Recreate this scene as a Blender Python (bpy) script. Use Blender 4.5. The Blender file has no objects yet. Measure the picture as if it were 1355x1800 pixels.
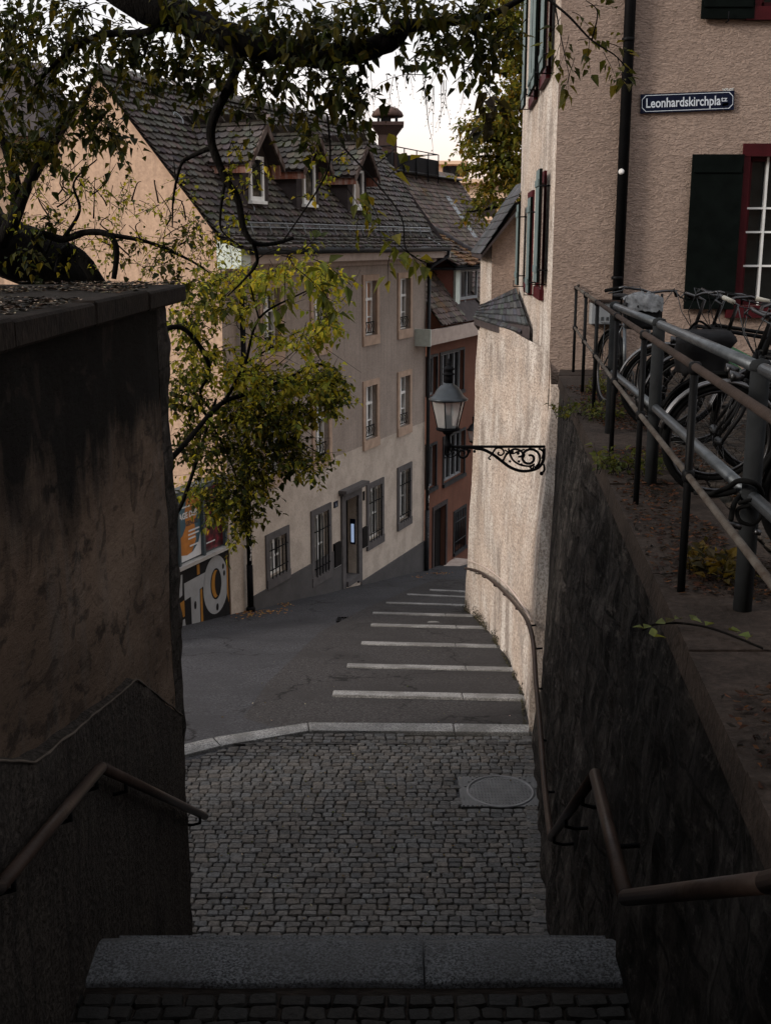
import bpy, math, random
from mathutils import Vector, noise
random.seed(7)
R = math.radians
# ------------------------------------------------------------------ scene / camera
sc = bpy.context.scene
col = sc.collection
F, CX, CY, HY, EZ = 2000., 677.5, 900., 426., 5.0
PITCH = math.atan((CY-HY)/F); CP, SP = math.cos(PITCH), math.sin(PITCH)
cd = bpy.data.cameras.new('camera'); cam = bpy.data.objects.new('camera', cd); col.objects.link(cam)
cam.location = (0, 0, EZ); cam.rotation_euler = (math.pi/2-PITCH, 0, 0)
cd.sensor_fit = 'HORIZONTAL'; cd.sensor_width = 36; cd.lens = F/1355*36; cd.clip_start = .05; cd.clip_end = 3000
sc.camera = cam
sc.view_settings.view_transform = 'Standard'; sc.view_settings.look = 'None'
sc.view_settings.exposure = 1.22; sc.view_settings.gamma = 1

def ray(x, y):
    u = (x-CX)/F; v = (y-CY)/F
    return Vector((u, CP-v*SP, -SP-v*CP))
def atY(x, y, Y):
    r = ray(x, y); return Vector((0, 0, EZ))+r*(Y/r.y)
def atZ(x, y, z):
    r = ray(x, y); return Vector((0, 0, EZ))+r*((z-EZ)/r.z)
ROADK = .198
def road_z(Y): return -ROADK*max(0., Y-11.)
def onroad(x, y, dz=0.):
    r = ray(x, y); t = -r.z/r.y
    Y = (EZ-ROADK*11-dz)/(t-ROADK)
    return Vector((r.x*Y/r.y, Y, -ROADK*(Y-11)+dz))

# ------------------------------------------------------------------ materials
class NT:
    def __init__(s, name):
        s.m = bpy.data.materials.new(name); s.m.use_nodes = True
        s.t = s.m.node_tree; s.t.nodes.clear()
        s.out = s.n('ShaderNodeOutputMaterial'); s.b = s.n('ShaderNodeBsdfPrincipled')
        s.l(s.b.outputs[0], s.out.inputs[0])
    def n(s, t, **k):
        x = s.t.nodes.new(t)
        for a, v in k.items(): setattr(x, a, v)
        return x
    def l(s, a, b): s.t.links.new(a, b)
    def coord(s, scale=(1, 1, 1), obj=False):
        if obj: o = s.n('ShaderNodeTexCoord').outputs['Object']
        else: o = s.n('ShaderNodeNewGeometry').outputs['Position']
        mp = s.n('ShaderNodeMapping'); mp.inputs['Scale'].default_value = scale
        s.l(o, mp.inputs[0]); return mp.outputs[0]
    def noise(s, vec, scale, detail=6, rough=.6, dist=0.):
        x = s.n('ShaderNodeTexNoise'); x.inputs['Scale'].default_value = scale
        x.inputs['Detail'].default_value = detail; x.inputs['Roughness'].default_value = rough
        x.inputs['Distortion'].default_value = dist
        s.l(vec, x.inputs['Vector']); return x.outputs[0]
    def ramp(s, f, a, b, interp='LINEAR'):
        x = s.n('ShaderNodeValToRGB'); x.color_ramp.interpolation = interp
        x.color_ramp.elements[0].position = a[0]; x.color_ramp.elements[0].color = (*a[1], 1) if isinstance(a[1], tuple) else (a[1],)*3+(1,)
        x.color_ramp.elements[1].position = b[0]; x.color_ramp.elements[1].color = (*b[1], 1) if isinstance(b[1], tuple) else (b[1],)*3+(1,)
        s.l(f, x.inputs[0]); return x.outputs[0]
    def mix(s, f, a, b, mode='MIX'):
        x = s.n('ShaderNodeMix', data_type='RGBA', blend_type=mode)
        if isinstance(f, (int, float)): x.inputs[0].default_value = f
        else: s.l(f, x.inputs[0])
        for i, v in ((6, a), (7, b)):
            if isinstance(v, tuple): x.inputs[i].default_value = (*v, 1)
            else: s.l(v, x.inputs[i])
        return x.outputs[2]
    def bump(s, h, strength=.5, dist=.02, prev=None):
        x = s.n('ShaderNodeBump'); x.inputs['Strength'].default_value = strength; x.inputs['Distance'].default_value = dist
        s.l(h, x.inputs['Height'])
        if prev: s.l(prev, x.inputs['Normal'])
        return x.outputs[0]
    def done(s, colr, rough=.8, nrm=None, metal=0., spec=None):
        if isinstance(colr, tuple): s.b.inputs['Base Color'].default_value = (*colr, 1)
        else: s.l(colr, s.b.inputs['Base Color'])
        if isinstance(rough, (int, float)): s.b.inputs['Roughness'].default_value = rough
        else: s.l(rough, s.b.inputs['Roughness'])
        s.b.inputs['Metallic'].default_value = metal
        s.b.inputs['Specular IOR Level'].default_value = spec if spec is not None else (.12 if metal == 0 and not (isinstance(rough, float) and rough < .45) else .4)
        if nrm: s.l(nrm, s.b.inputs['Normal'])
        return s.m

def simple(name, c, rough=.7, metal=0., var=.35, vs=6., bs=40., bstr=.15, spec=None):
    m = NT(name); v = m.coord()
    n1 = m.noise(v, vs, 6)
    c2 = tuple(x*(1-var) for x in c); c3 = tuple(min(1, x*(1+var)) for x in c)
    cc = m.ramp(n1, (.3, c2), (.7, c3))
    h = m.noise(v, bs, 5)
    return m.done(cc, rough, m.bump(h, bstr, .01), metal, spec)

def plaster(name, c, c2, vs=1.2, bs=18., bstr=.4, bscale=(1, 1, 1), bdist=.02, streak=None, sstr=.5, extra=None, dist=0., dirt_shade=0.):
    m = NT(name); v = m.coord()
    a = m.noise(v, vs, 8, .65)
    cc = m.mix(m.ramp(a, (.35, 0.), (.65, 1.)), c, c2)
    f = m.noise(v, 30, 4); cc = m.mix(m.ramp(f, (.3, .25), (.6, 0.)), cc, tuple(x*.55 for x in c))
    if streak:
        sv = m.coord((5., 5., .22)); s1 = m.noise(sv, 2.2, 8, .7)
        cc = m.mix(m.ramp(s1, (.46, 0.), (.64, sstr)), cc, streak)
    if extra: cc = extra(m, cc)
    h = m.noise(m.coord(bscale), bs, 8, .6, dist)
    if dirt_shade: cc = m.mix(m.ramp(h, (.36, dirt_shade), (.5, 0.)), cc, tuple(x*.4 for x in c)); cc = m.mix(m.ramp(h, (.52, 0.), (.7, dirt_shade*.8)), cc, tuple(min(1, x*1.5) for x in c))  # dirt plus relief shading put into colour: hollows darker, ridges lighter
    return m.done(cc, .92, m.bump(h, bstr, bdist), spec=.08)

def two_tone(m, cc):   # repainted lower storey, paint edge at z = .32
    p = m.n('ShaderNodeNewGeometry').outputs['Position']; s = m.n('ShaderNodeSeparateXYZ'); m.l(p, s.inputs[0])
    wob = m.noise(m.coord(), 3, 3); ad = m.n('ShaderNodeMath', operation='MULTIPLY_ADD'); ad.inputs[1].default_value = .06
    m.l(wob, ad.inputs[0]); m.l(s.outputs[2], ad.inputs[2])
    k = m.n('ShaderNodeMath', operation='LESS_THAN'); k.inputs[1].default_value = .35; m.l(ad.outputs[0], k.inputs[0])
    fine = m.noise(m.coord(), 2.2, 5); low = m.ramp(fine, (.42, (.42, .36, .305)), (.58, (.51, .44, .375)))
    return m.mix(k.outputs[0], cc, low)

M = {}
M['facade'] = plaster('facade_plaster', (.37, .31, .268), (.285, .238, .205), 1.3, 25, .3, streak=(.2, .168, .148), sstr=.45, extra=two_tone, dirt_shade=.25)
M['gable'] = plaster('gable_plaster', (.50, .345, .245), (.43, .295, .212), .6, 14, .5, streak=(.33, .23, .17), sstr=.6, dirt_shade=.25)
M['plinth'] = plaster('plinth_paint', (.10, .095, .095), (.075, .072, .072), 2, 30, .25)
M['stone'] = simple('window_sandstone', (.40, .29, .22), .85, var=.2, vs=5)
M['greystone'] = simple('grey_painted_stone', (.095, .088, .088), .8, var=.22)
M['cornice'] = simple('cornice_paint', (.38, .31, .27), .8, var=.15)
M['white'] = simple('white_window_paint', (.72, .72, .70), .5, var=.1)
M['greenwhite'] = simple('pale_green_board', (.5, .55, .5), .7, var=.15)
M['iron'] = simple('black_iron', (.006, .006, .007), .7, 0, var=.3, spec=.05)
M['darkwood'] = simple('dark_door', (.01, .009, .009), .6, var=.3, spec=.08)
M['dormer'] = simple('dormer_slate_board', (.045, .036, .036), .75, var=.25)
M['rustwood'] = plaster('flaking_red_board', (.28, .1, .06), (.2, .075, .05), 3, 30, .4, streak=(.42, .36, .32), sstr=.8)
M['barge'] = plaster('weathered_barge_board', (.09, .062, .052), (.055, .036, .03), 3, 30, .4, streak=(.2, .17, .155), sstr=.7)
M['zinc'] = simple('dark_zinc', (.03, .032, .035), .5, .3, var=.3, spec=.15)
M['lead'] = simple('lead_flashing', (.17, .18, .19), .55, .2, var=.3)
M['curtain'] = simple('window_dark_glass', (.012, .012, .013), .08, var=.6, vs=2, bstr=0., spec=.35)
M['netcurtain'] = simple('net_curtained_glass', (.07, .066, .062), .15, var=.6, vs=4, bstr=0., spec=.35)
M['orangeblind'] = simple('orange_blind', (.4, .16, .06), .5, var=.2)
M['enamel'] = simple('blue_enamel', (.004, .007, .022), .4, var=.2, spec=.15)
M['enamelwhite'] = simple('white_enamel', (.55, .6, .66), .3, var=.08)
M['redpaint'] = simple('dark_red_window_paint', (.045, .005, .007), .6, var=.25)
M['shutter'] = simple('black_green_shutter', (.003, .0045, .004), .8, var=.3, spec=.04)
M['shutterside'] = simple('weathered_green_shutter', (.10, .13, .13), .7, var=.2)
M['winter'] = simple('curtained_glass', (.014, .016, .015), .12, var=.5, vs=3, spec=.3)
M['rough_edge'] = simple('pale_mortar_edge', (.07, .057, .047), .9, var=.4, vs=8)
M['granite'] = None
M['rubber'] = simple('black_rubber', (.005, .005, .005), .8, var=.2, spec=.03)
M['blackpaint'] = simple('black_gloss_paint', (.005, .005, .0055), .5, var=.2, spec=.07)
M['chrome'] = simple('bare_aluminium', (.055, .055, .058), .4, 1., var=.15)
M['galv'] = plaster('galvanised_steel', (.105, .113, .12), (.06, .065, .07), 8, 40, .1)
M['galv'].node_tree.nodes['Principled BSDF'].inputs['Metallic'].default_value = .7
M['galv'].node_tree.nodes['Principled BSDF'].inputs['Roughness'].default_value = .42
M['galvfender'] = simple('silver_mudguard', (.13, .13, .135), .42, .8, var=.2)
M['galvpost'] = plaster('dull_galvanised_post', (.02, .0215, .023), (.012, .013, .014), 8, 40, .1)
M['rustrail'] = plaster('brown_rusty_rail', (.045, .032, .027), (.024, .018, .015), 5, 50, .3)
M['greyrail'] = plaster('flaking_grey_rail', (.085, .076, .067), (.036, .026, .02), 7, 50, .3)
M['brownrail'] = plaster('brown_painted_handrail', (.045, .030, .024), (.026, .018, .015), 5, 40, .15)
M['brownrail'].node_tree.nodes['Principled BSDF'].inputs['Roughness'].default_value = .38
M['cream'] = plaster('sunset_tinted_cream', (.72, .52, .37), (.64, .45, .32), .3, 8, .1)  # warm sunset light mixed into the cream colour
M['redwall'] = plaster('red_brown_render', (.16, .075, .052), (.11, .053, .038), .9, 20, .3, streak=(.1, .045, .035), sstr=.4)
M['pinkwall'] = plaster('salmon_render', (.45, .2, .16), (.38, .165, .135), 1., 20, .2)
M['bag'] = simple('black_nylon', (.008, .008, .009), .75, var=.4, vs=12)
M['bagtop'] = simple('silver_grey_tarpaulin', (.10, .104, .11), .5, var=.8, vs=14, bs=18, bstr=.6)
M['greenframe'] = simple('green_frame_paint', (.008, .07, .02), .4, var=.2)
M['grip'] = simple('cream_rubber_grip', (.38, .36, .31), .6, var=.1)
M['box'] = simple('grey_junction_box', (.2, .21, .22), .6, var=.15)
M['terrtop'] = plaster('coping_moss', (.075, .06, .05), (.03, .026, .022), 6, 30, .8, streak=None)
M['poster_frame'] = simple('poster_frame_metal', (.07, .09, .1), .5, .3, var=.2)
M['railmetal'] = simple('pale_metal_ledge', (.42, .41, .40), .5, .3, var=.2)
M['white_print'] = simple('poster_white_print', (.62, .64, .66), .6, var=.06, bstr=0)
M['bark'] = plaster('dark_bark', (.006, .005, .0044), (.003, .0026, .0024), 8, 25, 1., (1, 1, .4), .03)
M['sticker'] = simple('paper_sticker', (.6, .58, .56), .7, var=.4, vs=25)
M['brownband'] = simple('terracotta_cap', (.07, .042, .034), .75, var=.3)
M['chimney'] = plaster('chimney_render', (.065, .042, .037), (.045, .03, .027), 2, 20, .3)

def granite():
    m = NT('granite'); v = m.coord()
    sp = m.noise(v, 60, 5, .8); big = m.noise(v, 2.5, 6)
    cc = m.ramp(sp, (.42, (.10, .10, .10)), (.58, (.35, .34, .33)))
    cc = m.mix(m.ramp(big, (.42, .7), (.58, 0.)), cc, (.11, .105, .1))
    return m.done(cc, .75, m.bump(sp, .3, .006))
M['granite'] = granite()
def darkgranite():
    m = NT('granite_step_stone'); v = m.coord()
    sp = m.noise(v, 75, 5, .85); big = m.noise(v, 3.5, 6)
    cc = m.ramp(sp, (.43, (.010, .0105, .0115)), (.58, (.15, .157, .17)))  # granite colour lowered so the nearest steps look shaded
    cc = m.mix(m.ramp(big, (.35, .7), (.65, 0.)), cc, (.06, .06, .062))
    return m.done(cc, .7, m.bump(sp, .5, .008))
M['stepgranite'] = darkgranite()
def asphalt(nm, c1, c2):
    m = NT(nm); v = m.coord()
    sp = m.noise(v, 34, 6, .85); big = m.noise(v, .7, 7, .65); grit = m.noise(v, 55, 2, .5)
    cc = m.ramp(sp, (.42, c1), (.58, c2)); cc = m.mix(m.ramp(grit, (.66, 0.), (.72, .6)), cc, (.22, .21, .2))
    cc = m.mix(m.ramp(big, (.44, .0), (.6, .75)), cc, tuple(x*.45 for x in c2))
    cv = m.n('ShaderNodeTexVoronoi', feature='DISTANCE_TO_EDGE'); cv.inputs['Scale'].default_value = .55
    wv = m.n('ShaderNodeTexNoise'); wv.inputs['Scale'].default_value = 2.5; wv.inputs['Detail'].default_value = 6; m.l(v, wv.inputs['Vector'])
    wm = m.n('ShaderNodeMix', data_type='RGBA', blend_type='ADD'); wm.inputs[0].default_value = .9; m.l(v, wm.inputs[6]); m.l(wv.outputs[1], wm.inputs[7]); m.l(wm.outputs[2], cv.inputs['Vector'])
    msk = m.ramp(m.noise(v, .5, 3), (.47, 0.), (.55, 1.)); ck = m.mix(1., m.ramp(cv.outputs['Distance'], (.004, .9), (.016, 0.)), msk, 'MULTIPLY')
    cc = m.mix(ck, cc, (.008, .0075, .0075))
    return m.done(cc, .8, m.bump(sp, .6, .01))
M['asphalt'] = asphalt('asphalt', (.018, .018, .0195), (.072, .071, .077))
M['asphalt2'] = asphalt('older_brown_asphalt', (.013, .0122, .0124), (.066, .061, .061))
def cobble_mat(name, k=1.):
    m = NT(name); v = m.coord()
    at = m.n('ShaderNodeVertexColor', layer_name='tint').outputs[0]
    f = m.noise(v, 45, 5, .7)
    cc = m.mix(1., at, m.ramp(f, (.4, .62*k), (.6, 1.2*k)), 'MULTIPLY')
    return m.done(cc, .62, m.bump(f, .5, .012))
M['cobble'] = cobble_mat('cobblestone')
M['tile'] = cobble_mat('clay_roof_tile')
M['tile'].node_tree.nodes['Principled BSDF'].inputs['Roughness'].default_value = .8
M['joint'] = simple('cobble_joint_dirt', (.032, .028, .023), .95, var=.5, vs=9)
M['concrete'] = plaster('terrace_concrete', (.04, .03, .025), (.018, .014, .012), 2.5, 30, .9, dirt_shade=.5)
M['earth'] = plaster('ground_earth', (.04, .031, .026), (.04, .035, .03), .5, 8, .5)

def stonewall():
    m = NT('dark_rubble_stone'); v = m.coord()
    st = m.noise(m.coord((3, 2.2, .6)), 2.2, 9, .7); fi = m.noise(m.coord((1, .5, .8)), 13, 8, .8); big = m.noise(m.coord((1, .6, 1.2)), 2.3, 5, .6, .6)
    p = m.n('ShaderNodeNewGeometry').outputs['Position']; sp = m.n('ShaderNodeSeparateXYZ'); m.l(p, sp.inputs[0])
    cb = m.n('ShaderNodeCombineXYZ'); m.l(sp.outputs[1], cb.inputs[0]); m.l(sp.outputs[2], cb.inputs[1])
    wn = m.n('ShaderNodeTexNoise'); wn.inputs['Scale'].default_value = 2.2; wn.inputs['Detail'].default_value = 4; m.l(p, wn.inputs['Vector'])
    wm = m.n('ShaderNodeMix', data_type='RGBA', blend_type='ADD'); wm.inputs[0].default_value = .22; m.l(cb.outputs[0], wm.inputs[6]); m.l(wn.outputs[1], wm.inputs[7])
    br = m.n('ShaderNodeTexBrick'); br.inputs['Scale'].default_value = 1.; br.inputs['Brick Width'].default_value = .72; br.inputs['Row Height'].default_value = .27; br.inputs['Mortar Size'].default_value = .016; br.inputs['Mortar Smooth'].default_value = .6
    br.inputs['Color1'].default_value = (1, 1, 1, 1); br.inputs['Color2'].default_value = (.45, .45, .45, 1); br.inputs['Mortar'].default_value = (.12, .12, .12, 1); m.l(wm.outputs[2], br.inputs['Vector'])
    cc = m.ramp(st, (.4, (.006, .0052, .0047)), (.6, (.065, .056, .05)))  # stone colours lowered to imitate deep shade beside the stairs
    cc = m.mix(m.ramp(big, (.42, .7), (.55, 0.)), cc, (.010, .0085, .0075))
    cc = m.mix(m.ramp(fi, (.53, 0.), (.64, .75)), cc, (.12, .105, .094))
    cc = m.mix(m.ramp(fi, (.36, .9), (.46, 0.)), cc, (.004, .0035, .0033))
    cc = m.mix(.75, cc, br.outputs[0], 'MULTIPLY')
    b = m.bump(br.outputs[0], .5, .03); b = m.bump(big, .9, .08, b); b = m.bump(fi, 1., .05, b)
    return m.done(cc, .85, b, spec=.1)
M['stonewall'] = stonewall()

def old_plaster():
    m = NT('old_brown_plaster'); v = m.coord((1, .45, 1))
    a = m.noise(v, 1.1, 8, .6); f = m.noise(v, 9, 9, .7)
    cc = m.ramp(a, (.4, (.095, .066, .048)), (.6, (.175, .125, .092)))
    ns = m.noise(m.coord((1, .4, 1)), 6, 10, .75)
    cc = m.mix(m.ramp(ns, (.38, .9), (.45, 0.)), cc, (.03, .022, .017))  # coloured pits and pale scratches also stand in for weak relief shading
    cc = m.mix(m.ramp(ns, (.56, 0.), (.64, .6)), cc, (.19, .14, .108))
    dirt_shade = m.noise(m.coord((2.5, 1.2, .45)), 2, 8, .7)
    cc = m.mix(m.ramp(m.noise(m.coord((4, 2, .4)), 1.6, 8, .75), (.52, 0.), (.66, .5)), cc, (.11, .1, .092))
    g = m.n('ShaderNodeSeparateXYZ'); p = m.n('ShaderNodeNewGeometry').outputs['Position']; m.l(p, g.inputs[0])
    # soot washed down from the coping: ragged bib, colour blackened further for deep shade
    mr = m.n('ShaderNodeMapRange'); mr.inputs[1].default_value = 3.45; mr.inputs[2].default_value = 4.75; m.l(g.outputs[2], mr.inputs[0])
    ad = m.n('ShaderNodeMath', operation='ADD'); m.l(mr.outputs[0], ad.inputs[0]); m.l(dirt_shade, ad.inputs[1])
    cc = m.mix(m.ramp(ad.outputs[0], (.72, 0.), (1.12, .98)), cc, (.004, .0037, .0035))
    cr = m.noise(m.coord((1, .5, .7)), 6, 3, .5, 1.5)
    cc = m.mix(m.ramp(cr, (.35, .6), (.42, 0.)), cc, (.03, .022, .018))
    cv = m.n('ShaderNodeTexVoronoi', feature='DISTANCE_TO_EDGE'); cv.inputs['Scale'].default_value = .8
    wv = m.n('ShaderNodeTexNoise'); wv.inputs['Scale'].default_value = 3; wv.inputs['Detail'].default_value = 6; m.l(v, wv.inputs['Vector'])
    wm = m.n('ShaderNodeMix', data_type='RGBA', blend_type='ADD'); wm.inputs[0].default_value = .7; m.l(v, wm.inputs[6]); m.l(wv.outputs[1], wm.inputs[7]); m.l(wm.outputs[2], cv.inputs['Vector'])
    msk = m.ramp(m.noise(v, 1.4, 3), (.5, 0.), (.56, 1.)); ck = m.mix(1., m.ramp(cv.outputs['Distance'], (.003, .95), (.014, 0.)), msk, 'MULTIPLY')
    cc = m.mix(ck, cc, (.01, .008, .007))
    b = m.bump(f, 1., .05)
    b = m.bump(ns, .8, .05, b)
    return m.done(cc, .95, b, spec=.1)
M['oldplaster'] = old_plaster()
M['dado'] = plaster('rough_cast_dado', (.05, .042, .036), (.032, .027, .024), 2, 34, 1., bdist=.04, streak=(.018, .016, .015), sstr=.95, dirt_shade=1.)  # colour darkened to stand in for vignette shade near the camera
M['coping'] = plaster('coping_slab_stone', (.022, .017, .014), (.010, .008, .007), 4, 22, .8, dirt_shade=.9, bscale=(.5, 2, 1))

# trowelled plaster of the right-hand house
def trowel(name, c, c2, streak=None, sstr=.5):
    def ex(m, cc): return cc
    return plaster(name, c, c2, 1.1, 15, 1., (1., 1., 2.1), .03, streak, sstr, ex, 1.2, .4)
M['pinkplaster'] = trowel('trowelled_pink_plaster', (.34, .255, .208), (.28, .208, .17))
def streaky():
    m = NT('rain_streaked_plaster'); v = m.coord()
    a = m.noise(m.coord((3, .8, .35)), 2.4, 5, .6); f = m.noise(m.coord((1, .2, .7)), 52, 6, .8); bigv = m.noise(m.coord((1, .5, .8)), 1.3, 6)
    grey = m.ramp(a, (.4, (.2, .17, .148)), (.6, (.54, .495, .45)))
    pink = m.ramp(m.noise(m.coord((1, .4, 1)), 2, 6), (.38, (.36, .285, .23)), (.62, (.47, .385, .32)))
    cc = m.mix(m.ramp(bigv, (.42, .1), (.58, .8)), pink, grey)
    cc = m.mix(m.ramp(f, (.42, .8), (.52, 0.)), cc, (.15, .122, .104))
    cc = m.mix(m.ramp(f, (.54, 0.), (.64, .5)), cc, (.62, .57, .52))
    return m.done(cc, .92, m.bump(f, .45, .02), spec=.06)
M['streaky'] = streaky()

def leaf_mat(name, attr='tint'):
    m = NT(name)
    at = m.n('ShaderNodeVertexColor', layer_name=attr).outputs[0]
    m.l(at, m.b.inputs['Base Color']); m.b.inputs['Roughness'].default_value = .55
    m.b.inputs['Specular IOR Level'].default_value = .12
    tr = m.n('ShaderNodeBsdfTranslucent'); m.l(m.mix(1., at, (1.25, 1.1, .5), 'MULTIPLY'), tr.inputs[0])
    mx = m.n('ShaderNodeMixShader'); mx.inputs[0].default_value = .5
    m.l(m.b.outputs[0], mx.inputs[1]); m.l(tr.outputs[0], mx.inputs[2]); m.l(mx.outputs[0], m.out.inputs[0])
    return m.m
M['leaf'] = leaf_mat('leaf')

def glass_mat():
    m = NT('lantern_glass')
    m.b.inputs['Base Color'].default_value = (.9, .9, .88, 1); m.b.inputs['Roughness'].default_value = .12
    tr = m.n('ShaderNodeBsdfTransparent'); mx = m.n('ShaderNodeMixShader'); mx.inputs[0].default_value = .35
    m.l(tr.outputs[0], mx.inputs[1]); m.l(m.b.outputs[0], mx.inputs[2]); m.l(mx.outputs[0], m.out.inputs[0])
    return m.m
M['glass'] = glass_mat()
def emis(name, c, s):
    m = NT(name); m.b.inputs['Base Color'].default_value = (*c, 1)
    m.b.inputs['Emission Color'].default_value = (*c, 1); m.b.inputs['Emission Strength'].default_value = s
    return m.m
M['bellglow'] = emis('lit_bell_panel', (.4, .52, .75), .22)

# ------------------------------------------------------------------ mesh builder
class MB:
    def __init__(s): s.v = []; s.f = []; s.c = []; s.smooth = []
    def add(s, vs, fs, col=None, smooth=False):
        o = len(s.v); s.v += [tuple(p) for p in vs]
        for f in fs: s.f.append(tuple(i+o for i in f)); s.c.append(col); s.smooth.append(smooth)
        return s
    def quad(s, a, b, c, d, col=None): return s.add([a, b, c, d], [(0, 1, 2, 3)], col)
    def hexa(s, p, col=None):   # 8 points: bottom ring 0-3, top ring 4-7
        return s.add(p, [(3, 2, 1, 0), (4, 5, 6, 7), (0, 1, 5, 4), (1, 2, 6, 5), (2, 3, 7, 6), (3, 0, 4, 7)], col)
    def box(s, a, b, fr=None, col=None):
        x0, y0, z0 = a; x1, y1, z1 = b
        p = [(x0, y0, z0), (x1, y0, z0), (x1, y1, z0), (x0, y1, z0), (x0, y0, z1), (x1, y0, z1), (x1, y1, z1), (x0, y1, z1)]
        if fr: p = [fr(*q) for q in p]
        return s.hexa(p, col)
    def bbox(s, a, b, fr=None, bev=.01):   # box with chamfered edges
        x0, y0, z0 = a; x1, y1, z1 = b
        vs = []; e = bev
        for z, k in ((z0, e), (z0+e, 0), (z1-e, 0), (z1, e)):
            for (x, sx) in ((x0, 1), (x1, -1)):
                pass
            ring = [(x0+k, y0+e), (x0+e, y0+k), (x1-e, y0+k), (x1-k, y0+e), (x1-k, y1-e), (x1-e, y1-k), (x0+e, y1-k), (x0+k, y1-e)]
            vs += [(q[0], q[1], z) for q in ring]
        if fr: vs = [fr(*q) for q in vs]
        fs = [tuple(range(7, -1, -1)), tuple(range(24, 32))]
        for r in range(3):
            for i in range(8):
                j = (i+1) % 8; fs.append((r*8+i, r*8+j, r*8+8+j, r*8+8+i))
        return s.add(vs, fs)
    def prism(s, poly, t, fr=None, z0=0.):   # polygon (a,b) extruded along third axis
        n = len(poly); vs = [(a, b, z0) for a, b in poly]+[(a, b, z0+t) for a, b in poly]
        if fr: vs = [fr(*q) for q in vs]
        fs = [tuple(range(n-1, -1, -1)), tuple(range(n, 2*n))]+[(i, (i+1) % n, n+(i+1) % n, n+i) for i in range(n)]
        return s.add(vs, fs)
    def tube(s, pts, r, n=8, cap=True, col=None, closed=False):
        pts = [Vector(p) for p in pts]; k = len(pts); rs = r if isinstance(r, (list, tuple)) else [r]*k
        vs = []; up = None
        for i, p in enumerate(pts):
            if closed: t = (pts[(i+1) % k]-pts[i-1])
            else: t = pts[min(i+1, k-1)]-pts[max(i-1, 0)]
            t = t.normalized() if t.length > 1e-9 else Vector((0, 0, 1))
            if up is None: up = t.orthogonal().normalized()
            else:
                up = up-t*up.dot(t)
                up = up.normalized() if up.length > 1e-6 else t.orthogonal().normalized()
            b = t.cross(up)
            for j in range(n):
                a = 2*math.pi*j/n; vs.append(p+(up*math.cos(a)+b*math.sin(a))*rs[i])
        fs = []
        for i in range(k if closed else k-1):
            i2 = (i+1) % k
            for j in range(n):
                j2 = (j+1) % n; fs.append((i*n+j, i*n+j2, i2*n+j2, i2*n+j))
        if cap and not closed: fs += [tuple(range(n-1, -1, -1)), tuple((k-1)*n+j for j in range(n))]
        return s.add(vs, fs, col, True)
    def lathe(s, prof, c=(0, 0, 0), n=20, fr=None):
        vs = []
        for r, z in prof:
            for j in range(n):
                a = 2*math.pi*j/n; vs.append((c[0]+r*math.cos(a), c[1]+r*math.sin(a), c[2]+z))
        if fr: vs = [fr(*q) for q in vs]
        fs = []
        for i in range(len(prof)-1):
            for j in range(n):
                j2 = (j+1) % n; fs.append((i*n+j, i*n+j2, (i+1)*n+j2, (i+1)*n+j))
        fs += [tuple(range(n-1, -1, -1)), tuple((len(prof)-1)*n+j for j in range(n))]
        return s.add(vs, fs, None, True)
    def torus(s, c, R0, r, ax=(0, 1, 0), n=40, m=8):
        ax = Vector(ax).normalized(); u = ax.orthogonal().normalized(); w = ax.cross(u); c = Vector(c)
        return s.tube([c+(u*math.cos(2*math.pi*i/n)+w*math.sin(2*math.pi*i/n))*R0 for i in range(n)], r, m, closed=True)
    def build(s, name, mat, parent=None, local=False, flat=False):
        me = bpy.data.meshes.new(name)
        o = bpy.data.objects.new(name, me); col.objects.link(o)
        off = Vector((0, 0, 0))
        if parent is not None:
            o.parent = parent
            if not local:
                q = parent
                while q is not None: off += q.location; q = q.parent
        me.from_pydata([(v[0]-off.x, v[1]-off.y, v[2]-off.z) for v in s.v], [], s.f)
        if any(c is not None for c in s.c):
            at = me.color_attributes.new('tint', 'FLOAT_COLOR', 'CORNER')
            buf = []
            for f, c in zip(s.f, s.c):
                c = c or (.1, .1, .1)
                buf += [c[0], c[1], c[2], 1.]*len(f)
            at.data.foreach_set('color', buf)
        if not flat: me.polygons.foreach_set('use_smooth', s.smooth)
        me.materials.append(mat if not isinstance(mat, str) else M[mat])
        me.update()
        return o

def tag(o, label, cat, group=None):
    o['label'] = label; o['category'] = cat
    if group: o['group'] = group
    return o
def thing(name, label, cat, loc=(0, 0, 0), group=None):
    o = bpy.data.objects.new(name, None); col.objects.link(o); o.location = loc; o.empty_display_size = .2
    return tag(o, label, cat, group)
def struct(name, mb, mat):
    o = mb.build(name, mat); o['kind'] = 'structure'; return o
def dup_tree(o, loc=None, rotz=None, parent=None):
    c = o.copy(); col.objects.link(c)
    if parent is not None: c.parent = parent
    if loc is not None: c.location = loc
    if rotz is not None: c.rotation_euler = (0, 0, rotz)
    for ch in list(o.children): dup_tree(ch, parent=c)
    return c
def text_mb(txt, fr, size, xs=1., depth=.004, bold=0.):
    cu = bpy.data.curves.new('txt', 'FONT'); cu.body = txt; cu.size = size; cu.offset = bold; cu.resolution_u = 3
    cu.fill_mode = 'FRONT'
    o = bpy.data.objects.new('txt', cu); col.objects.link(o)
    dg = bpy.context.evaluated_depsgraph_get(); me = bpy.data.meshes.new_from_object(o.evaluated_get(dg))
    mb = MB(); mb.add([fr(v.co.x*xs, v.co.y, depth) for v in me.vertices], [tuple(p.vertices) for p in me.polygons])
    w = max([v.co.x*xs for v in me.vertices] or [0])
    bpy.data.objects.remove(o); bpy.data.curves.remove(cu); bpy.data.meshes.remove(me)
    return mb, w

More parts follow.
